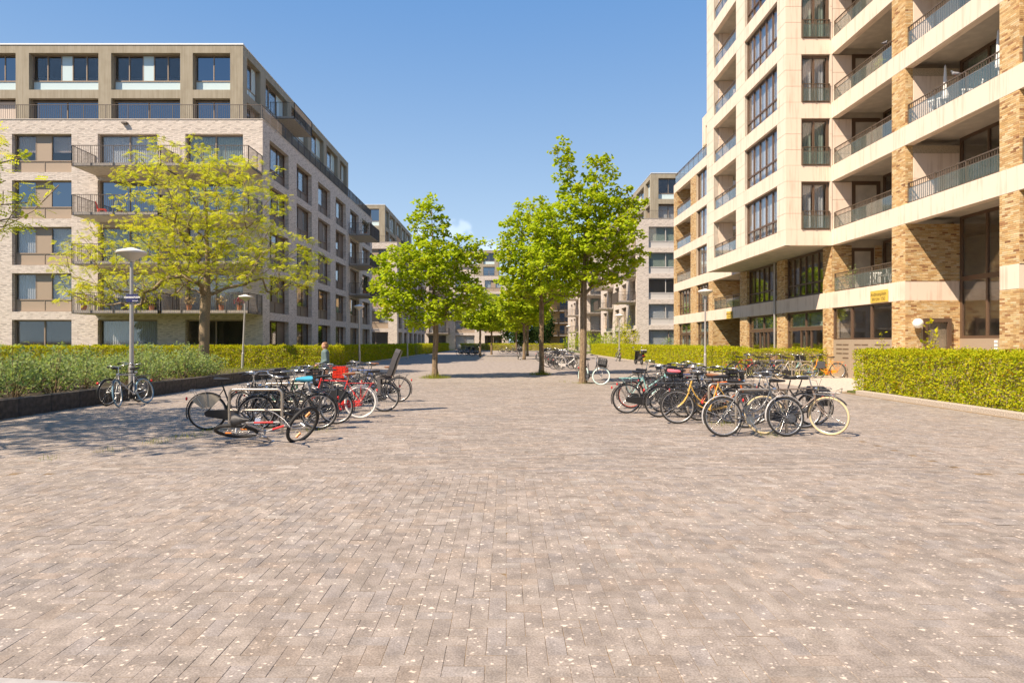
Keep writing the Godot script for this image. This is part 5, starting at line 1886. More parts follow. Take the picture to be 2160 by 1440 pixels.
# ---------------------------------------------------------------- sky
func small_clouds() -> Image:   # a few small fair-weather clouds low all round the horizon
	var im := Image.create(2048, 1024, false, Image.FORMAT_RGBA8)
	var r := RandomNumberGenerator.new()
	r.seed = 9
	var nz := noise(0.05, 17, 4)
	var at := [[-4.9, 10.0, 1.7], [-2.2, 8.3, 1.2], [-0.9, 8.3, 1.1], [-7.6, 9.8, 1.2]]
	for k in 26: at.append([r.randf_range(-180.0, 180.0), r.randf_range(5.0, 11.0), r.randf_range(1.0, 2.4)])
	for c in at:
		var cx := posmod(int(c[0] / 360.0 * 2048.0), 2048)
		var cy := int((0.5 - c[1] / 180.0) * 1024.0)
		var w := int(c[2] / 360.0 * 2048.0)
		var h := int(w * 0.42) + 2
		for y in range(-h, h + 1):
			for x in range(-w, w + 1):
				var q := Vector2(float(x) / w, float(y) / h)
				var v := 1.0 - q.length() + nz.get_noise_2d((cx + x) * 3.0, (cy + y) * 4.0) * 0.85
				if v <= 0.0: continue
				var px := posmod(cx + x, 2048)
				var a := clampf(v * 0.7, 0.0, 0.20)
				if a > im.get_pixel(px, cy + y).a: im.set_pixel(px, cy + y, Color(0.80, 0.78, 0.76, a))
	return im

# ---------------------------------------------------------------- scene
func _ready() -> void:
	rng.seed = 20240517
	# camera: level, looking down the street, lens shifted by a few pixels
	var cam := Camera3D.new()
	cam.name = "camera"
	add_child(cam)
	cam.position = Vector3(0, EYE, 0)
	cam.projection = Camera3D.PROJECTION_FRUSTUM
	cam.near = 0.1
	cam.far = 900.0
	cam.size = 2.0 * 0.1 * 720.0 / 1340.0
	cam.frustum_offset = Vector2(12.0, 1.0) / 1340.0 * 0.1
	cam.current = true
	# sky, sun and exposure
	var env := Environment.new()
	env.background_mode = Environment.BG_SKY
	var sm := ProceduralSkyMaterial.new()
	sm.sky_top_color = Color(0.215, 0.40, 0.605)
	sm.sky_horizon_color = Color(0.67, 0.74, 0.78)
	sm.sky_curve = 0.19
	sm.ground_bottom_color = Color(0.42, 0.37, 0.33)
	sm.ground_horizon_color = Color(0.56, 0.64, 0.70)
	sm.sun_angle_max = 6.0
	sm.sky_cover = ImageTexture.create_from_image(small_clouds())
	sm.sky_cover_modulate = Color(1, 1, 1, 1)
	var sky := Sky.new()
	sky.sky_material = sm
	env.sky = sky
	env.tonemap_mode = Environment.TONE_MAPPER_LINEAR
	env.tonemap_exposure = 2.0
	env.sdfgi_enabled = true
	env.ssao_enabled = true
	env.ssil_enabled = true
	var we := WorldEnvironment.new()
	we.name = "world"
	we.environment = env
	add_child(we)
	var sun := DirectionalLight3D.new()
	sun.name = "sun"
	add_child(sun)
	sun.look_at_from_position(Vector3.ZERO, Vector3(1.0, -1.43, -0.75), Vector3.UP)
	sun.light_energy = 1.5
	sun.light_color = Color(1.0, 0.92, 0.825)
	sun.light_angular_distance = 0.5
	sun.shadow_enabled = true
	make_materials()
	print("materials")
	ground()
	print("ground")
	buildings()
	print("buildings")
	greenery()
	print("greenery")
	furniture()
	print("furniture")
	bicycles()
	print("bicycles")

func ground() -> void:
	var g := MB.new()
	g.quad(P(-600, -0.09, -300), P(600, -0.09, -300), P(600, -0.09, 850), P(-600, -0.09, 850))
	structure("ground", g, M.soil)
	paving()
	var strip := MB.new()
	var pa := P(-6.5, 0.004, 3.51)
	var pb := P(-1.2, 0.004, 2.99)
	strip.quad(P(-6.5, 0.004, 2.2), P(-1.2, 0.004, 2.2), pb, pa)
	strip.quad(pb, pb + Vector3(0, -0.06, 0), pa + Vector3(0, -0.06, 0), pa)
	structure("edging_slab_path", strip, M.edging_slab)
	# planted bed on the left, behind a low basalt wall
	var soil := MB.new()
	soil.box(P(-60, -0.08, -2), P(-11.06, 0.34, 30.9))
	structure("planting_bed_ground", soil, M.soil)
	var lawn := MB.new()
	lawn.box(P(-60, -0.08, 30.91), P(-10.95, 0.05, 41.0))
	lawn.box(P(-15.7, -0.08, 41.01), P(-10.95, 0.05, 160.0))
	lawn.box(P(10.95, -0.08, 30.3), P(15.3, 0.05, 160.0))
	lawn.box(P(11.22, -0.08, -2.0), P(15.3, 0.06, 20.9))
	structure("lawn_ground", lawn, M.lawn_ground)
	var path := MB.new()
	path.box(P(10.86, -0.08, 20.91), P(17.6, 0.03, 30.29))
	path.box(P(15.31, -0.08, 12.0), P(17.6, 0.03, 20.9))
	structure("entrance_path", path, M.path_stone)
	var wall := thing("retaining_wall", "low dark basalt wall along the planted bed", "wall")
	var d := 4.0
	while d < 30.5:
		var m := MB.new()
		m.chamfer_box(P(-11.05, -0.03, d + 0.004), P(-10.75, 0.41 + rng.randfn(0, 0.002), d + 0.996), 0.012)
		part(wall, "wall_block", m, M.wall_basalt)
		d += 1.0
	kerb(-10.95, -10.75, 31.2, 84.0, 0.09, "pale kerb along the shaded hedge on the left")
	kerb(10.78, 10.95, 31.0, 84.0, 0.09, "pale kerb along the long sunlit hedge")
	kerb(11.0, 11.21, 2.0, 20.0, 0.13, "pale kerb below the near clipped hedge")

func buildings() -> void:
	var a := grey_block("grey_apartment_building", "grey brick apartment block with concrete top storeys beside the planted bed", -1.0, -15.74, 41.0, 33.4, 26.0,
		[[1.27, 5.0, "door", 0.06, 5.36], [6.8, 10.66, "door", 5.56, 10.76], [12.35, 16.2, "win"], [17.9, 21.7, "win"]],
		[[1.2, 4.9], [6.65, 10.35], [12.1, 15.8], [17.55, 21.25], [23.0, 26.7], [28.45, 32.15]], [[22.5, 27.0, 2, 5]])
	# balcony on the side of the set-back storeys
	balcony(a, Fac.new(P(-17.93, 0, 43.2), Vector3.FORWARD, Vector3.RIGHT), 5.0, 9.3, 18.55, 1.8)
	grey_block("grey_apartment_building", "second grey brick block, half hidden by the street tree on the left side", -1.0, -15.74, 91.5, 31.0, 20.0,
		[[1.3, 5.0, "win"], [6.8, 10.6, "door", 5.6, 10.7], [12.35, 16.2, "win"]], [[1.2, 4.6], [6.4, 9.8], [11.6, 15.0], [16.8, 20.2], [22.0, 25.4], [26.8, 30.0]], [])
	grey_block("grey_apartment_building", "sunlit grey brick block with triple windows behind the hedge on the right", 1.0, 15.2, 74.0, 28.0, 16.0,
		[[1.4, 6.2, "triple"], [8.0, 12.4, "triple"]], [[0.7, 3.9], [6.4, 9.8], [11.6, 15.0], [16.8, 20.2], [22.0, 25.4]], [[0.4, 4.6, 2, 5], [16.0, 21.0, 2, 4]])
	grey_block("grey_apartment_building", "distant grey brick block with front balconies beyond the sunlit one", 1.0, 13.0, 108.0, 26.0, 10.0,
		[[1.3, 4.6, "door", 0.3, 5.2]], [[1.2, 4.6], [6.4, 9.8], [11.6, 15.0], [16.8, 20.2]], [[6.0, 10.4, 1, 4]])
	grey_block("grey_apartment_building", "grey brick block closing the far end of the street", -1.0, 0.5, 138.0, 20.0, 30.0,
		[[1.4, 5.2, "win"], [7.4, 11.6, "win"], [13.6, 17.4, "door", 12.9, 18.0], [19.0, 22.6, "win"], [24.4, 28.0, "win"]], [[2.0, 6.0], [8.0, 12.0]], [])
	far_yellow_block()
	tan_building()

func greenery() -> void:
	# street trees: foot, trunk line, lobes of the crown
	tree("maple_tree", "maple street tree with a bushy crown standing alone left of centre", P(-3.26, 0, 29.1), [Vector3(0, 0, 0), Vector3(0.02, 2.4, 0), Vector3(-0.1, 5.0, 0.05), Vector3(-0.15, 7.9, 0)], 0.125,
		[[Vector3(-0.35, 7.1, 0.0), Vector3(0.85, 1.15, 0.9)], [Vector3(-1.4, 5.1, 0.2), Vector3(1.35, 1.0, 1.4)], [Vector3(1.25, 5.6, -0.2), Vector3(0.95, 0.95, 1.1)], [Vector3(1.95, 6.0, 0.1), Vector3(0.4, 0.4, 0.5)], [Vector3(0.0, 5.2, 1.0), Vector3(1.2, 1.0, 0.9)], [Vector3(0.0, 5.4, -1.0), Vector3(1.3, 1.0, 0.9)], [Vector3(-1.7, 3.9, 0.0), Vector3(1.15, 0.85, 1.5)], [Vector3(1.25, 3.9, 0.1), Vector3(0.95, 0.75, 1.4)], [Vector3(0.1, 3.2, 0.3), Vector3(1.3, 0.6, 1.2)], [Vector3(-2.4, 4.4, 0.2), Vector3(0.5, 0.45, 0.6)], [Vector3(-0.5, 2.75, 0.3), Vector3(0.9, 0.4, 0.8)], [Vector3(-1.9, 3.1, 0.2), Vector3(0.6, 0.4, 0.7)]],
		0.50, "maple", 44, 0.112, 0.31, M.leaf_maple, M.bark, 215, "maple street trees")
	tree("maple_tree", "tallest maple street tree, with two peaks, right of centre", P(3.07, 0, 25.4), [Vector3(0, 0, 0), Vector3(0.03, 3.5, 0), Vector3(0.1, 6.0, 0.0), Vector3(0.55, 8.6, 0)], 0.135,
		[[Vector3(0.62, 8.0, 0.0), Vector3(0.6, 1.05, 0.7)], [Vector3(-0.72, 8.5, 0.1), Vector3(0.40, 0.9, 0.45)], [Vector3(-0.82, 9.35, 0.1), Vector3(0.30, 0.35, 0.3)], [Vector3(-0.6, 7.6, 0.1), Vector3(0.5, 0.4, 0.5)], [Vector3(0.0, 6.9, 0.3), Vector3(1.1, 0.9, 1.2)], [Vector3(1.45, 6.9, 0.0), Vector3(0.75, 0.9, 0.9)], [Vector3(-1.3, 6.3, 0.1), Vector3(0.85, 0.8, 1.0)], [Vector3(0.6, 5.8, 0.9), Vector3(1.3, 0.8, 0.9)], [Vector3(0.2, 5.6, -0.9), Vector3(1.5, 0.9, 0.9)], [Vector3(1.6, 5.0, 0.1), Vector3(0.85, 0.55, 0.9)], [Vector3(-1.2, 4.9, 0.2), Vector3(1.0, 0.75, 1.1)], [Vector3(2.2, 7.1, 0.0), Vector3(0.35, 0.3, 0.4)], [Vector3(0.6, 4.4, 0.1), Vector3(1.2, 0.5, 0.9)], [Vector3(-1.0, 3.9, 0.1), Vector3(0.7, 0.45, 0.7)]],
		0.47, "maple", 44, 0.106, 0.29, M.leaf_maple, M.bark, 235, "maple street trees")
	tree("maple_tree", "maple street tree behind the tallest one, leaning crowns together", P(1.77, 0, 32.0), [Vector3(0, 0, 0), Vector3(0.0, 3.0, 0), Vector3(-0.1, 5.5, 0.05), Vector3(-0.2, 8.4, 0)], 0.12,
		[[Vector3(-0.2, 7.6, 0), Vector3(1.2, 1.2, 1.2)], [Vector3(-1.3, 7.0, 0.2), Vector3(0.8, 0.7, 0.9)], [Vector3(-0.9, 6.0, 0.2), Vector3(1.3, 1.0, 1.5)], [Vector3(1.0, 6.0, 0.0), Vector3(1.2, 1.0, 1.4)], [Vector3(-0.6, 4.6, 0.2), Vector3(1.5, 0.9, 1.5)], [Vector3(0.9, 4.6, 0), Vector3(1.2, 0.8, 1.4)]],
		0.50, "maple", 40, 0.118, 0.33, M.leaf_maple, M.bark, 195, "maple street trees")
	var small := tree("maple_tree", "slim young maple before the far grey block, nearer of the two", P(-2.93, 0, 71.3), [Vector3(0, 0, 0), Vector3(0, 2.9, 0), Vector3(0.05, 5.0, 0), Vector3(0, 7.2, 0)], 0.12,
		[[Vector3(0, 6.4, 0), Vector3(1.3, 1.3, 1.3)], [Vector3(-0.9, 4.8, 0), Vector3(1.7, 1.0, 1.8)], [Vector3(1.0, 4.8, 0), Vector3(1.5, 1.0, 1.8)], [Vector3(0, 3.7, 0), Vector3(1.9, 0.6, 1.8)]],
		0.5, "maple", 20, 0.19, 0.42, M.leaf_maple, M.bark, 170, "maple street trees")
	copy_of(small, P(-1.92, 0, 81.9), 2.1, "slim young maple before the far grey block, farther of the two")
	copy_of(small, P(1.69, 0, 60.0), 4.0, "maple with a bicycle at its foot in the middle of the right-hand tree row").scale = Vector3(1.12, 1.12, 1.12)
	copy_of(small, P(2.45, 0, 73.7), 1.0, "maple in the right-hand tree row, mostly hidden behind the nearer ones").scale = Vector3(1.15, 1.15, 1.15)
	copy_of(small, P(1.7, 0, 108.0), 5.0, "farthest maple of the right-hand row, dark against the shrubs").scale = Vector3(1.2, 1.1, 1.2)
	# spreading tree over the planted bed
	tree("locust_tree", "wide spreading yellow-green tree rising from the planted bed", P(-14.9, 0.3, 31.2), [Vector3(0, 0, 0), Vector3(0.05, 2.2, 0), Vector3(0.2, 5.0, 0.0), Vector3(0.1, 9.2, 0.0)], 0.24,
		[[Vector3(-3.6, 5.2, 0.3), Vector3(3.1, 2.2, 2.8)], [Vector3(3.0, 5.5, 0.0), Vector3(2.8, 1.9, 2.6)], [Vector3(-1.2, 9.0, 0.0), Vector3(3.0, 2.3, 2.8)], [Vector3(1.6, 8.5, 0.2), Vector3(2.4, 2.2, 2.6)], [Vector3(-0.4, 6.0, 1.6), Vector3(3.2, 2.0, 1.6)], [Vector3(-0.4, 6.0, -1.8), Vector3(3.4, 2.2, 1.6)], [Vector3(-5.4, 3.8, 0.2), Vector3(1.4, 0.9, 1.4)], [Vector3(4.9, 4.6, 0.2), Vector3(1.0, 0.8, 1.2)]],
		0.48, "spray", 17, 0.23, 0.26, M.leaf_locust, M.limb_bark, 600, "", 0.011)
	# its neighbour stands outside the frame on the left; its branches and shadow reach in
	tree("locust_tree", "feathery branches of a tree standing outside the picture on the left", P(-13.2, 0.3, 10.2), [Vector3(0, 0, 0), Vector3(0.05, 2.4, 0), Vector3(0.2, 5.0, 0.0), Vector3(0.1, 8.4, 0.0)], 0.22,
		[[Vector3(3.1, 4.2, -0.6), Vector3(1.9, 1.3, 2.2)], [Vector3(-1.2, 6.6, 0.4), Vector3(3.0, 2.0, 2.6)], [Vector3(1.4, 6.4, 1.4), Vector3(2.2, 1.4, 1.8)], [Vector3(1.8, 4.3, -1.6), Vector3(2.3, 1.1, 1.8)], [Vector3(0.5, 5.0, 3.0), Vector3(2.6, 1.4, 1.8)], [Vector3(3.6, 5.6, 2.4), Vector3(1.6, 1.0, 1.6)]],
		0.40, "spray", 9, 0.21, 0.25, M.leaf_locust, M.limb_bark, 520, "", 0.009)
	# park trees behind the camera, seen only mirrored in the windows
	var park := tree("park_tree", "dark leafy park tree behind the viewer, mirrored in the windows", P(-22, 0, -24), [Vector3(0, 0, 0), Vector3(0, 1.2, 0), Vector3(0, 6, 0), Vector3(0, 9, 0)], 0.3,
		[[Vector3(0, 7.2, 0), Vector3(3.2, 2.8, 3.0)], [Vector3(0, 4.2, 0), Vector3(4.0, 2.4, 3.4)], [Vector3(0, 1.8, 0.6), Vector3(3.8, 1.5, 2.6)]], 0.7, "maple", 26, 0.36, 0.75, M.leaf_dark, M.bark, 330, "park trees behind the viewer")
	for k in [[-28, -23], [-34, -25], [-40, -23], [-46, -25], [-52, -23], [-58, -25], [-15, -26], [-8, -24], [0, -27], [9, -26], [18, -24], [28, -27]]: copy_of(park, P(k[0], 0, k[1]), k[0] * 1.7, "")
	# hedges
	hedge("long clipped hedge in front of the grey block, facing the square", Vector3(-40, 0.05, -40.0), Vector3(-10.95, 1.38, -39.0), 560, 0.095, "clipped hedges")
	hedge("clipped hedge running down the street in the grey block's shade", Vector3(-11.95, 0.05, -76.0), Vector3(-10.98, 1.36, -40.0), 330, 0.11, "clipped hedges")
	hedge("short clipped hedge further down the left side, before the second block", Vector3(-11.95, 0.05, -122.0), Vector3(-10.98, 1.36, -79.0), 110, 0.14, "clipped hedges")
	hedge("clipped hedge across the far end of the street", Vector3(-9.0, 0.0, -124.0), Vector3(1.9, 1.3, -122.5), 160, 0.14, "clipped hedges")
	hedge("clipped hedge far away before the yellow building", Vector3(3.2, 0.0, -122.0), Vector3(11.0, 1.3, -121.0), 130, 0.14, "clipped hedges")
	hedge("long sunlit clipped hedge running down the right side of the street", Vector3(10.98, 0.05, -82.0), Vector3(12.0, 1.36, -31.2), 480, 0.09, "clipped hedges")
	hedge("clipped hedge behind the racks at the entrance path", Vector3(11.3, 0.05, -31.2), Vector3(15.3, 1.3, -30.3), 520, 0.07, "clipped hedges")
	hedge("near clipped yellow-green hedge on the pale kerb at the entrance", Vector3(11.28, 0.06, -20.7), Vector3(12.7, 1.38, -7.0), 1050, 0.07, "clipped hedges")
	# grey-green shrubs of the planted bed
	var sh := []
	for k in 3: sh.append(shrub("", P(0, -50, 0), 0.62 + 0.08 * k, 0.80 + 0.1 * k, 620, M.leaf_shrub, 0.10, "shrubs of the planted bed"))
	var first := [true, true, true]
	for row in 4:
		for k in 11:
			var x := -11.65 - row * 0.95 + rng.randfn(0, 0.12)
			var d := 12.6 + k * 1.25 + (0.6 if row % 2 else 0.0) + rng.randfn(0, 0.15)
			if d > 26.0: continue
			var v := rng.randi_range(0, 2)
			var lb := "grey-green shrub along the front wall of the planted bed" if row == 0 else "grey-green shrub standing back inside the planted bed"
			var o: Node3D
			if first[v]:
				o = sh[v]
				o.position = P(x, 0.33, d)
				o.set_meta("label", lb)
				first[v] = false
			else: o = copy_of(sh[v], P(x, 0.33, d), rng.randf() * TAU, lb)
			o.rotation.y = rng.randf() * TAU
			o.scale = Vector3.ONE * rng.randf_range(0.85, 1.2)
	var grass_cover := thing("grass", "rough grass and low growth under the spreading tree", "grass")
	grass_cover.set_meta("kind", "stuff")
	var xf := []
	var cols := PackedColorArray()
	for k in 9000:
		var p := P(rng.randf_range(-24.0, -11.1), 0.33, rng.randf_range(22.0, 30.9))
		if k % 2: p = P(rng.randf_range(-30.0, -11.0), 0.05, rng.randf_range(31.0, 39.0))
		var h := rng.randf_range(0.08, 0.26)
		xf.append(Transform3D((Basis(Vector3.UP, rng.randf() * TAU) * Basis(Vector3.RIGHT, rng.randf_range(-0.2, 0.9))).scaled(Vector3(h * 1.6, h, h)), p))
		var v := rng.randf_range(0.6, 1.3)
		cols.append(Color(v * 1.1, v, v))
	leaves(grass_cover, "blades", "blade", xf, cols, M.leaf_grass)
	# tufts and weeds
	tuft("grass tuft round the foot of the lone maple on the left", P(-3.26, 0, 29.0), 0.75, 900, 0.36, "grass tufts at the trees")
	tuft("grass tuft round the foot of the maple behind the tallest one", P(1.72, 0, 31.9), 0.6, 600, 0.40, "grass tufts at the trees")
	tuft("thin dry grass at the foot of the tallest maple", P(3.1, 0, 25.3), 0.55, 320, 0.16, "grass tufts at the trees")
	var weeds := [[-5.55, 11.0, 0.35, 200, "green weeds under the rear wheel of the cream-guarded bicycle"], [-5.75, 10.4, 0.3, 160, "yellow-green weeds in the joint line before the left racks"], [-5.45, 11.8, 0.4, 200, "weeds behind the outer leg of the front left rack"],
		[-6.0, 9.6, 0.25, 70, "sparse weeds in the joint line left of the fallen bicycle"], [-6.4, 8.9, 0.2, 50, "last sparse weeds in the joint line towards the viewer"], [-4.6, 12.2, 0.5, 160, "weeds under the crossbar of the front left rack"], [-3.6, 11.9, 0.45, 200, "weeds under the black bicycle with the blue cover"],
		[4.3, 12.6, 0.5, 240, "weeds under the ochre bicycle"], [4.6, 11.2, 0.35, 140, "weeds at the legs of the front right rack"], [2.4, 26.2, 0.5, 120, "dry low weeds left of the tallest maple"], [12.9, 28.2, 0.5, 220, "weeds under the racks on the entrance path"]]
	for k in weeds: tuft(k[4], P(k[0], 0, k[1]), k[2], k[3], 0.13, "weeds in the paving joints")
	# plants at the buildings
	shrub("young leafy magnolia before the entrance wall of the tan building", P(14.3, 0.05, 21.6), 0.45, 2.2, 170, M.leaf_hedge, 0.20, "", "young_magnolia")
	shrub("small round bush above the near hedge at the tan building", P(13.3, 0.05, 22.3), 0.42, 1.75, 300, M.leaf_hedge, 0.11, "", "round_bush")
	shrub("bright yellow-green bush at the sunlit grey block's corner", P(13.6, 0, 71.0), 1.3, 4.2, 900, M.leaf_hedge, 0.24, "garden bushes behind the hedge")
	shrub("dark leafy bush behind the long hedge before the sunlit block", P(13.2, 0, 82.0), 1.8, 3.2, 900, M.leaf_maple, 0.24, "garden bushes behind the hedge")
	shrub("pale brown bare bush behind the long hedge", P(13.4, 0, 76.0), 1.8, 4.0, 700, M.leaf_shrub, 0.2, "garden bushes behind the hedge")
	shrub("round green bush by the far lamp behind the hedge", P(12.6, 0, 96.0), 2.0, 3.2, 700, M.leaf_maple, 0.26, "garden bushes behind the hedge")
	shrub("grey-green bush before the far end of the long hedge near the yellow building", P(11.8, 0, 112.0), 1.8, 3.6, 500, M.leaf_maple, 0.3, "garden bushes behind the hedge")
	shrub("low shrub under the triple windows of the sunlit block", P(19.0, 0, 72.0), 1.6, 2.2, 600, M.leaf_shrub, 0.2, "garden bushes behind the hedge")
	for k in 4: shrub(["dark tree mass left of the yellow building", "dark tree mass before the yellow building", "dark tree mass beyond the far racks", "dark tree mass at the corner of the farthest grey block"][k], P([3.6, 7.4, 5.4, 1.7][k], 0, [132.0, 138.0, 146.0, 129.0][k]), 3.4, 9.0, 1500, M.leaf_dark, 0.7, "far dark trees")

func furniture() -> void:
	var l := street_lamp("street lamp with the blue street sign beside the basalt wall", -10.45, 17.7, 4.28)
	var sg := thing("street_name_sign", "small dark blue street name sign on the near lamp post", "sign", P(-10.45, 2.86, 17.7), deg_to_rad(-12.0))
	var pl := MB.new()
	pl.chamfer_box(Vector3(-0.10, -0.11, 0.075), Vector3(0.29, 0.11, 0.09), 0.004)
	part(sg, "plate", pl, M.sign_blue)
	lettering(sg, "ANDREASPLEIN", Vector3(0.095, 0.025, 0.093), 0.0, 0.05, M.print_white, "street_name", true)
	lettering(sg, "Slotervaart", Vector3(0.20, -0.072, 0.093), 0.0, 0.028, M.print_white, "district_name")
	street_lamp("leaning street lamp before the hedge of the grey block", -15.6, 37.5, 4.45, -2.4)
	street_lamp("street lamp by the hedge where the grey block's shade begins", -10.4, 45.0, 4.3, 0.8)
	street_lamp("distant street lamp on the left, seen beside the lone maple", -9.5, 61.0, 3.95)
	street_lamp("street lamp before the yellow brick wall above the right-hand racks", 10.5, 33.5, 4.45)
	street_lamp("street lamp with a bicycle at its foot beside the long sunlit hedge", 9.7, 54.5, 4.05)
	street_lamp("far street lamp at the end of the long sunlit hedge", 9.6, 98.0, 4.2)
	# racks
	for k in 6: bike_rack(["front steel hoop rack of the left row", "second steel hoop rack of the left row", "third steel hoop rack of the left row", "fourth steel hoop rack of the left row", "fifth steel hoop rack of the left row", "sixth steel hoop rack of the left row"][k], -5.0 + k * 0.01, -4.05 + k * 0.01, [11.46, 13.1, 14.7, 16.2, 17.7, 19.2][k], "left row of racks")
	for k in 6: bike_rack(["front steel hoop rack of the right row", "second steel hoop rack of the right row", "third steel hoop rack of the right row", "fourth steel hoop rack of the right row", "fifth steel hoop rack of the right row", "sixth steel hoop rack of the right row"][k], 4.15, 5.06, [11.46, 13.0, 14.5, 16.0, 17.5, 19.0][k], "right row of racks")
	for k in 3: bike_rack(["steel hoop rack on the path nearest the near hedge", "middle steel hoop rack on the entrance path", "steel hoop rack on the path nearest the long hedge"][k], [12.6, 12.15, 11.45][k], [13.5, 13.05, 12.35][k], [28.0, 28.7, 29.3][k], "racks on the entrance path")
	for k in 8: bike_rack(["first", "second", "third", "fourth", "fifth", "sixth", "seventh", "last"][k] + " hoop rack of the far row along the maples, counted from the square", 3.3, 4.2, 37.6 + k * 2.4, "far racks along the maples")
	# signs on the tan building
	for k in 2:
		var at := P(15.35, [3.52, 3.50][k], [26.1, 43.6][k])
		var s := thing("address_sign", ["large golden address sign on the stone beam above the service panels", "small golden address sign on the stone beam beyond the bay"][k], "sign", at, -PI / 2, "golden address signs")
		var w: float = [1.16, 1.05][k]
		var p := MB.new()
		p.chamfer_box(Vector3(-w / 2, -0.25, 0.0), Vector3(w / 2, 0.25, 0.05), 0.006)
		part(s, "plate", p, M.sign_gold)
		lettering(s, "Andreasplein", Vector3(0, 0.09, 0.053), 0.0, 0.135, M.print_dark, "street_name")
		lettering(s, ["99 t/m 150", "1 t/m 8"][k], Vector3(0, -0.11, 0.053), 0.0, 0.135, M.print_dark, "house_numbers")
	# globe lamp and entrance door in the brick return wall
	var gl := thing("globe_lamp", "white globe lamp on the brick wall beside the entrance door", "wall lamp", P(15.72, 2.36, 24.47))
	var ar := MB.new()
	ar.tube([Vector3(0, 0, 0), Vector3(0, 0, 0.12)], [0.05, 0.05], 10)
	part(gl, "bracket", ar, M.white_plastic)
	var bl := MB.new()
	bl.ball(Vector3(0, 0, 0.24), Vector3(0.185, 0.185, 0.185), 20, 14)
	part(gl, "globe", bl, M.globe_white)
	var df := Fac.new(P(16.02, 0, 24.5), Vector3.RIGHT, Vector3.BACK)
	var dr := thing("side_door", "brown side door with a glass light in the brick return wall", "door", P(0, 0, 0))
	window(dr, df, 0.02, 1.08, 0.03, 2.55, -0.14, [[1.0, "g"]], 0, M.frame_brown, M.panel_taupe, 0.14, "", "door_leaf")
	var wl := thing("round_wall_lamp", "flat round wall lamp on the second balcony wall", "wall lamp", P(16.55, 11.0, 24.46))
	var wm := MB.new()
	wm.lathe(Vector3.ZERO, [[0.17, 0.0], [0.17, 0.05], [0.10, 0.09], [0.0, 0.10]], 18, Vector3.BACK)
	part(wl, "shade", wm, M.globe_white)
	# balcony things
	parasol("closed white parasol at the far end of the second balcony", P(16.15, 9.72, 23.35))
	parasol("closed white parasol beside the near brick pier on the second balcony", P(16.05, 9.72, 20.7))
	for k in 4: plastic_chair("white plastic chair behind the glass on the second balcony", P(16.1 + 0.3 * (k % 2), 9.72, 23.6 - k * 0.8), 0.5 + k, M.white_plastic, "white plastic chairs")
	for k in 2: plastic_chair(["white folding chair on the first balcony beside the stone bay", "white folding chair on the first balcony beside the brick pier"][k], P(16.0, 3.75, 27.6 - k * 1.6), 1.2 - k * 2.0, M.white_plastic, "white folding chairs")
	small_table("white folding table on the first balcony", P(16.1, 3.75, 26.8), M.white_plastic)
	potted_plant("leafy potted plant at the near end of the first balcony", P(15.9, 3.75, 29.2), 0.45, 1.1, M.leaf_shrub, 160)
	potted_plant("green spiky potted plant on the third balcony", P(15.85, 12.72, 27.0), 0.3, 0.7, M.leaf_maple)
	potted_plant("tall potted plant at the roof terrace rail of the lower wing", P(15.9, 15.8, 50.0), 0.5, 1.3, M.leaf_hedge, 140)
	pigeon("grey pigeon on the third balcony rail", P(15.5, 13.768, 26.0), 0.3)
	pigeon("dark pigeon on the second balcony rail", P(15.5, 10.788, 21.9), 2.6)
	plastic_chair("red garden chair on the third-floor balcony of the grey block", P(-25.6, 9.59, 40.2), 0.4, M.red_plastic, "")
	for k in 5: potted_plant(["straw-coloured grass in a pot on the first balcony of the grey block", "second straw-coloured pot grass on the first balcony of the grey block", "red-leaved plant in a pot on the first balcony of the grey block", "green bushy potted plant hanging over the first balcony's edge", "potted plant with purple leaves at the balcony's left end"][k], P([-19.6, -17.6, -16.5, -21.9, -26.1][k], 3.59, 39.2), 0.35, 0.6, [M.straw, M.straw, M.red_leaf, M.leaf_maple, M.red_leaf][k], 110)
	for k in 3: potted_plant(["dark plant on the lowest side balcony of the grey block", "tall dark plant on the lowest side balcony", "dark plant on the top side balcony of the grey block"][k], P(-14.4, [6.49, 6.49, 12.49][k], [64.4, 65.8, 64.8][k]), 0.6, 1.5, M.leaf_dark, 160)
	# fixings on the grey block
	var fl := thing("facade_light", "small dark light fitting below the brick parapet of the grey block", "wall light", P(-24.6, 15.75, 41.0))
	var fm := MB.new()
	fm.chamfer_box(Vector3(-0.17, -0.06, 0.0), Vector3(0.17, 0.06, 0.2), 0.01)
	part(fl, "housing", fm, M.railing_metal)
	person()
	scooter()

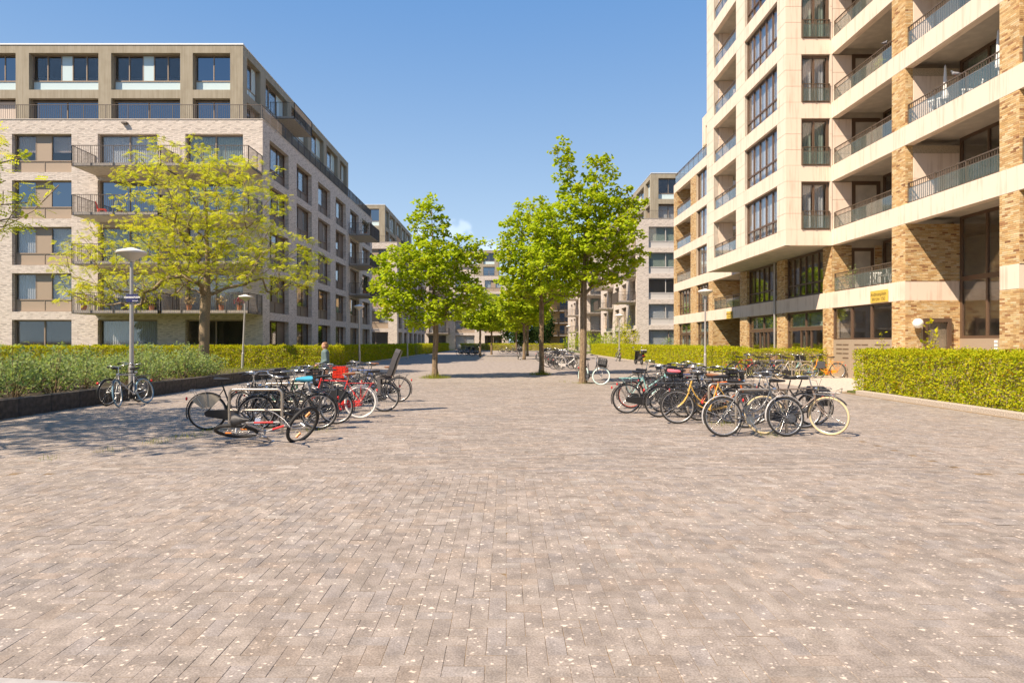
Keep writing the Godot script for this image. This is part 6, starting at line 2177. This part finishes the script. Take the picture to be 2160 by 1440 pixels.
func bicycles() -> void:
	var L := "bicycles parked at the left racks"
	var R := "bicycles parked at the right racks"
	# left cluster
	bike("black bicycle with a cream coat guard at the outer end of the front rack", -5.1, 12.0, 14.0, {"lean": 5.0, "extras": ["coat_guard"], "steer": 16.0, "carrier": "chrome", "group": L})
	bike("black bicycle standing in the front left rack, turned towards the wall", -4.55, 12.25, 174.0, {"frame": "heren", "lean": -3.0, "steer": -14.0, "extras": ["no_carrier"], "group": L})
	bike("silver bicycle with a cream saddle behind the front left rack", -4.35, 12.75, 8.0, {"paint": "silver_paint", "frame": "low", "steer": 22.0, "group": L, "bar": "chrome"})
	bike("black bicycle with a blue saddle bag cover beside the fallen bicycle", -4.02, 11.85, 192.0, {"extras": ["cover", "no_stand"], "cover": "blue_cover", "lean": -6.0, "steer": 25.0, "group": L})
	bike("black bicycle with a dark coat guard next to the red bicycle", -3.92, 12.7, 186.0, {"extras": ["coat_guard"], "coat": "black_plastic", "lean": 3.0, "group": L})
	bike("red bicycle with white tyres and a brown saddle", -3.66, 13.7, 184.0, {"paint": "red_paint", "tyre": "white_rubber", "saddle": "brown_leather", "carrier": "red_paint", "guard": "silver_paint", "case": "red_paint", "frame": "heren", "lean": 4.0, "group": L})
	bike("dark bicycle carrying a high-backed grey child seat", -3.38, 15.0, 184.0, {"extras": ["child_seat"], "frame": "low", "paint": "graphite_paint", "lean": 3.0, "steer": -12.0, "group": L})
	bike("dark bicycle with a brown saddle, last at the end of the left row", -3.46, 17.4, 182.0, {"saddle": "brown_leather", "grip": "brown_leather", "frame": "heren", "lean": 2.0, "group": L})
	bike("dark bicycle with a red crate on its front carrier", -4.75, 16.0, 4.0, {"extras": ["crate"], "crate": "red_plastic", "lean": 3.0, "group": L})
	bike("black bicycle with a black crate on its front carrier", -4.9, 14.4, 6.0, {"extras": ["crate"], "lean": 3.0, "steer": -10.0, "group": L})
	bike("bicycle with a brown wicker basket in the left row", -5.0, 15.2, 10.0, {"extras": ["basket"], "paint": "graphite_paint", "steer": 18.0, "group": L})
	bike("green bicycle behind the cream-saddled one in the left row", -4.8, 13.4, 5.0, {"paint": "green_paint", "steer": -20.0, "bar": "chrome", "group": L})
	bike("white bicycle with chrome handlebar deep in the left row", -4.7, 16.9, 176.0, {"paint": "white_paint", "frame": "low", "group": L})
	bike("black bicycle at the back of the left row near the person", -4.6, 18.2, 6.0, {"steer": 20.0, "group": L})
	bike("blue bicycle at the back of the left row", -4.3, 19.0, 178.0, {"paint": "blue_paint", "frame": "heren", "group": L})
	# the mountain bike lying on the paving
	var mtb := bike("red and white mountain bike lying on its side on the paving", -3.95, 10.75, 4.0, {"mtb": true, "paint": "silver_paint", "bar": "graphite_paint", "frame": "heren", "lean": 66.0, "lift": 0.05, "steer": 55.0, "extras": ["no_stand"], "group": L})
	var sleeve := MB.new()
	sleeve.tube([(HEAD_LOW + Vector3(0, 0.03, 0)).lerp(BRACKET, 0.12), (HEAD_LOW + Vector3(0, 0.03, 0)).lerp(BRACKET, 0.62)], [0.0185, 0.0185], 8)
	sleeve.tube([Vector3(0.22, 0.818, 0), Vector3(-0.08, 0.807, 0)], [0.0165, 0.0165], 8)
	part(mtb, "red_stripes", sleeve, M.red_paint)
	for k in 4:
		var rf := MB.new()
		var a := k * PI + 0.6
		var o: Vector3 = REAR_HUB if k < 2 else FRONT_HUB
		rf.box(o + Vector3(cos(a) * 0.19 - 0.05, sin(a) * 0.19 - 0.02, -0.008), o + Vector3(cos(a) * 0.19 + 0.05, sin(a) * 0.19 + 0.02, 0.012))
		var q := part(mtb, "reflector", rf, M.orange_lens)
		if k >= 2: q.transform = steered(deg_to_rad(55.0))
	# by the near lamp post
	bike("grey bicycle with a pale blue tyre leaning on the near lamp post", -9.75, 16.65, -96.0, {"paint": "silver_paint", "frame": "heren", "tyre": "blue_rubber", "lean": 13.0, "steer": 22.0, "extras": ["no_stand"], "group": "bicycles at the lamp post"})
	bike("dark bicycle with a red rear light leaning on the near lamp post from behind", -10.22, 16.9, 80.0, {"paint": "black_paint", "frame": "heren", "lean": 3.0, "extras": ["no_stand", "no_carrier"], "group": "bicycles at the lamp post"})
	# right cluster
	bike("black bicycle at the outer end of the right row", 3.28, 14.7, 3.0, {"lean": 4.0, "frame": "low", "group": R})
	bike("mint green bicycle with a black crate in the right row", 3.6, 15.8, 2.0, {"paint": "mint_paint", "carrier": "mint_paint", "frame": "low", "rim": "red_rim", "extras": ["crate"], "steer": 12.0, "lean": 3.0, "group": R})
	bike("black bicycle with an orange rear reflector next to the ochre one", 3.85, 13.95, 4.0, {"lean": 5.0, "frame": "heren", "group": R})
	bike("ochre yellow bicycle turned outwards in the right row", 4.05, 12.85, 186.0, {"paint": "ochre_paint", "lean": -5.0, "steer": -16.0, "saddle": "black_leather", "extras": ["no_carrier"], "group": R})
	bike("orange-red bicycle between the ochre one and the second right rack", 4.55, 13.35, 4.0, {"paint": "orange_paint", "lean": 4.0, "frame": "heren", "saddle": "brown_leather", "group": R})
	bike("grey-black bicycle in front of the first right rack, seen whole", 4.28, 11.05, 2.0, {"paint": "graphite_paint", "frame": "oma", "lean": -6.0, "steer": 4.0, "guard": "silver_paint", "extras": ["open_chain", "no_carrier"], "group": R})
	bike("bronze bicycle with cream tyres and a chrome front carrier, wheel turned", 5.12, 11.3, -6.0, {"paint": "bronze_paint", "frame": "heren", "tyre": "cream_rubber", "lean": -7.0, "steer": -42.0, "extras": ["front_carrier"], "group": R})
	bike("black bicycle behind the bronze one in the first right rack", 5.2, 12.15, 178.0, {"lean": 3.0, "frame": "low", "group": R})
	bike("black bicycle with a black crate above the first right rack", 4.4, 13.9, 4.0, {"extras": ["crate"], "steer": -14.0, "group": R})
	bike("bicycle with a pink saddle cover in the right row", 4.15, 14.9, 4.0, {"extras": ["cover"], "cover": "pink_cover", "paint": "graphite_paint", "group": R})
	bike("silver bicycle with raised handlebar in the middle of the right row", 4.9, 14.6, 176.0, {"paint": "silver_paint", "steer": 20.0, "group": R})
	bike("dark bicycle with panniers in the right row", 4.5, 15.6, 5.0, {"extras": ["pannier"], "steer": -12.0, "group": R})
	bike("blue bicycle in the back half of the right row", 4.8, 16.4, 177.0, {"paint": "blue_paint", "frame": "heren", "group": R})
	bike("black bicycle with a wicker basket in the back half of the right row", 4.4, 17.2, 6.0, {"extras": ["basket"], "steer": 18.0, "group": R})
	bike("white bicycle near the back of the right row", 4.9, 17.9, 2.0, {"paint": "white_paint", "frame": "low", "group": R})
	bike("black bicycle last at the back of the right row", 4.5, 18.8, 176.0, {"steer": -10.0, "group": R})
	bike("black bicycle lying half over the bronze one's rear wheel", 5.55, 12.6, 172.0, {"lean": -9.0, "frame": "low", "extras": ["pannier"], "group": R})
	# against the tallest maple
	bike("dark bicycle with a white front tyre and black crate leaning on the tallest maple", 3.3, 25.05, -62.0, {"tyre": "mint_rubber", "extras": ["crate", "no_stand"], "steer": 48.0, "lean": -5.0, "group": "bicycles at the trees"})
	# racks on the entrance path
	var E := "bicycles on the entrance path"
	bike("bright orange bicycle on the entrance path", 14.45, 28.7, 172.0, {"paint": "amber_paint", "case": "amber_paint", "carrier": "amber_paint", "lean": 4.0, "group": E})
	bike("pale-tyred bicycle locked in the nearest path rack", 12.7, 28.15, 4.0, {"tyre": "cream_rubber", "paint": "silver_paint", "extras": ["no_stand"], "lean": 1.0, "group": E})
	bike("teal bicycle with a child seat bag beside the orange one", 13.7, 28.9, 176.0, {"paint": "mint_paint", "extras": ["pannier"], "bag": "graphite_paint", "group": E})
	bike("black bicycle with a black crate before the entrance hedge", 12.9, 29.1, 6.0, {"extras": ["crate"], "group": E})
	bike("blue-framed bicycle in the middle path rack", 12.2, 28.9, 2.0, {"paint": "blue_paint", "frame": "heren", "tyre": "cream_rubber", "group": E})
	bike("dark bicycle with a brown wicker basket before the entrance hedge", 11.9, 29.5, 4.0, {"extras": ["basket"], "steer": 14.0, "group": E})
	bike("black bicycle at the street end of the path racks", 11.2, 28.7, 176.0, {"frame": "low", "steer": 10.0, "group": E})
	bike("dark red bicycle at the street end of the path racks", 11.0, 29.4, 4.0, {"paint": "red_paint", "frame": "heren", "group": E})
	bike("grey bicycle wedged between the path racks", 11.6, 28.3, 3.0, {"paint": "graphite_paint", "group": E})
	# far row along the maples
	var W := "bicycles in the far row along the maples"
	bike("white bicycle first in the far row along the maples", 3.6, 37.3, 4.0, {"paint": "white_paint", "frame": "heren", "carrier": "white_paint", "case": "white_paint", "group": W})
	var far := [bike("black bicycle second in the far row along the maples", 3.4, 38.6, 3.0, {"group": W}), bike("graphite bicycle third in the far row along the maples", 3.9, 39.8, 177.0, {"paint": "graphite_paint", "frame": "heren", "group": W}),
		bike("silver bicycle in the far row along the maples", 3.2, 41.2, 4.0, {"paint": "silver_paint", "frame": "low", "group": W}), bike("blue bicycle with a crate in the far row", 4.1, 42.4, 176.0, {"paint": "blue_paint", "extras": ["crate"], "group": W})]
	for k in 16:
		var src: Node3D = far[k % 4]
		var o: Node3D = copy_of(src, P(3.3 + rng.randf() * 1.0, 0.002, 43.2 + k * 1.15), 0.0, ["black bicycle among the crowded far racks along the maples", "graphite bicycle among the crowded far racks along the maples", "silver bicycle among the crowded far racks along the maples", "blue bicycle with a crate among the crowded far racks"][k % 4])
		o.rotation.y = rng.randfn(0, 0.08) + (PI if k % 3 == 0 else 0.0)
	for k in 9:
		var src: Node3D = far[(k * 3) % 4]
		var left := k < 6
		var o: Node3D = copy_of(src, P(-3.6 - (k % 3) * 0.9, 0.002, 76.0 + k * 1.3) if left else P(-0.3 + (k - 6) * 0.9, 0.002, 92.0), 0.0, "bicycle of the small distant group beside the slim maples on the left" if left else "distant bicycle standing before the far hedge")
		o.rotation.y = rng.randfn(0, 0.15)
	bike("grey bicycle with a dark crate at the foot of the middle maple", 1.2, 59.0, -80.0, {"paint": "silver_paint", "extras": ["crate"], "lean": 3.0, "group": "bicycles at the trees"})
	bike("bicycle leaning on the lamp post beside the long hedge", 9.5, 54.0, 95.0, {"paint": "graphite_paint", "lean": 4.0, "extras": ["no_stand"], "group": "bicycles at the lamp post"})
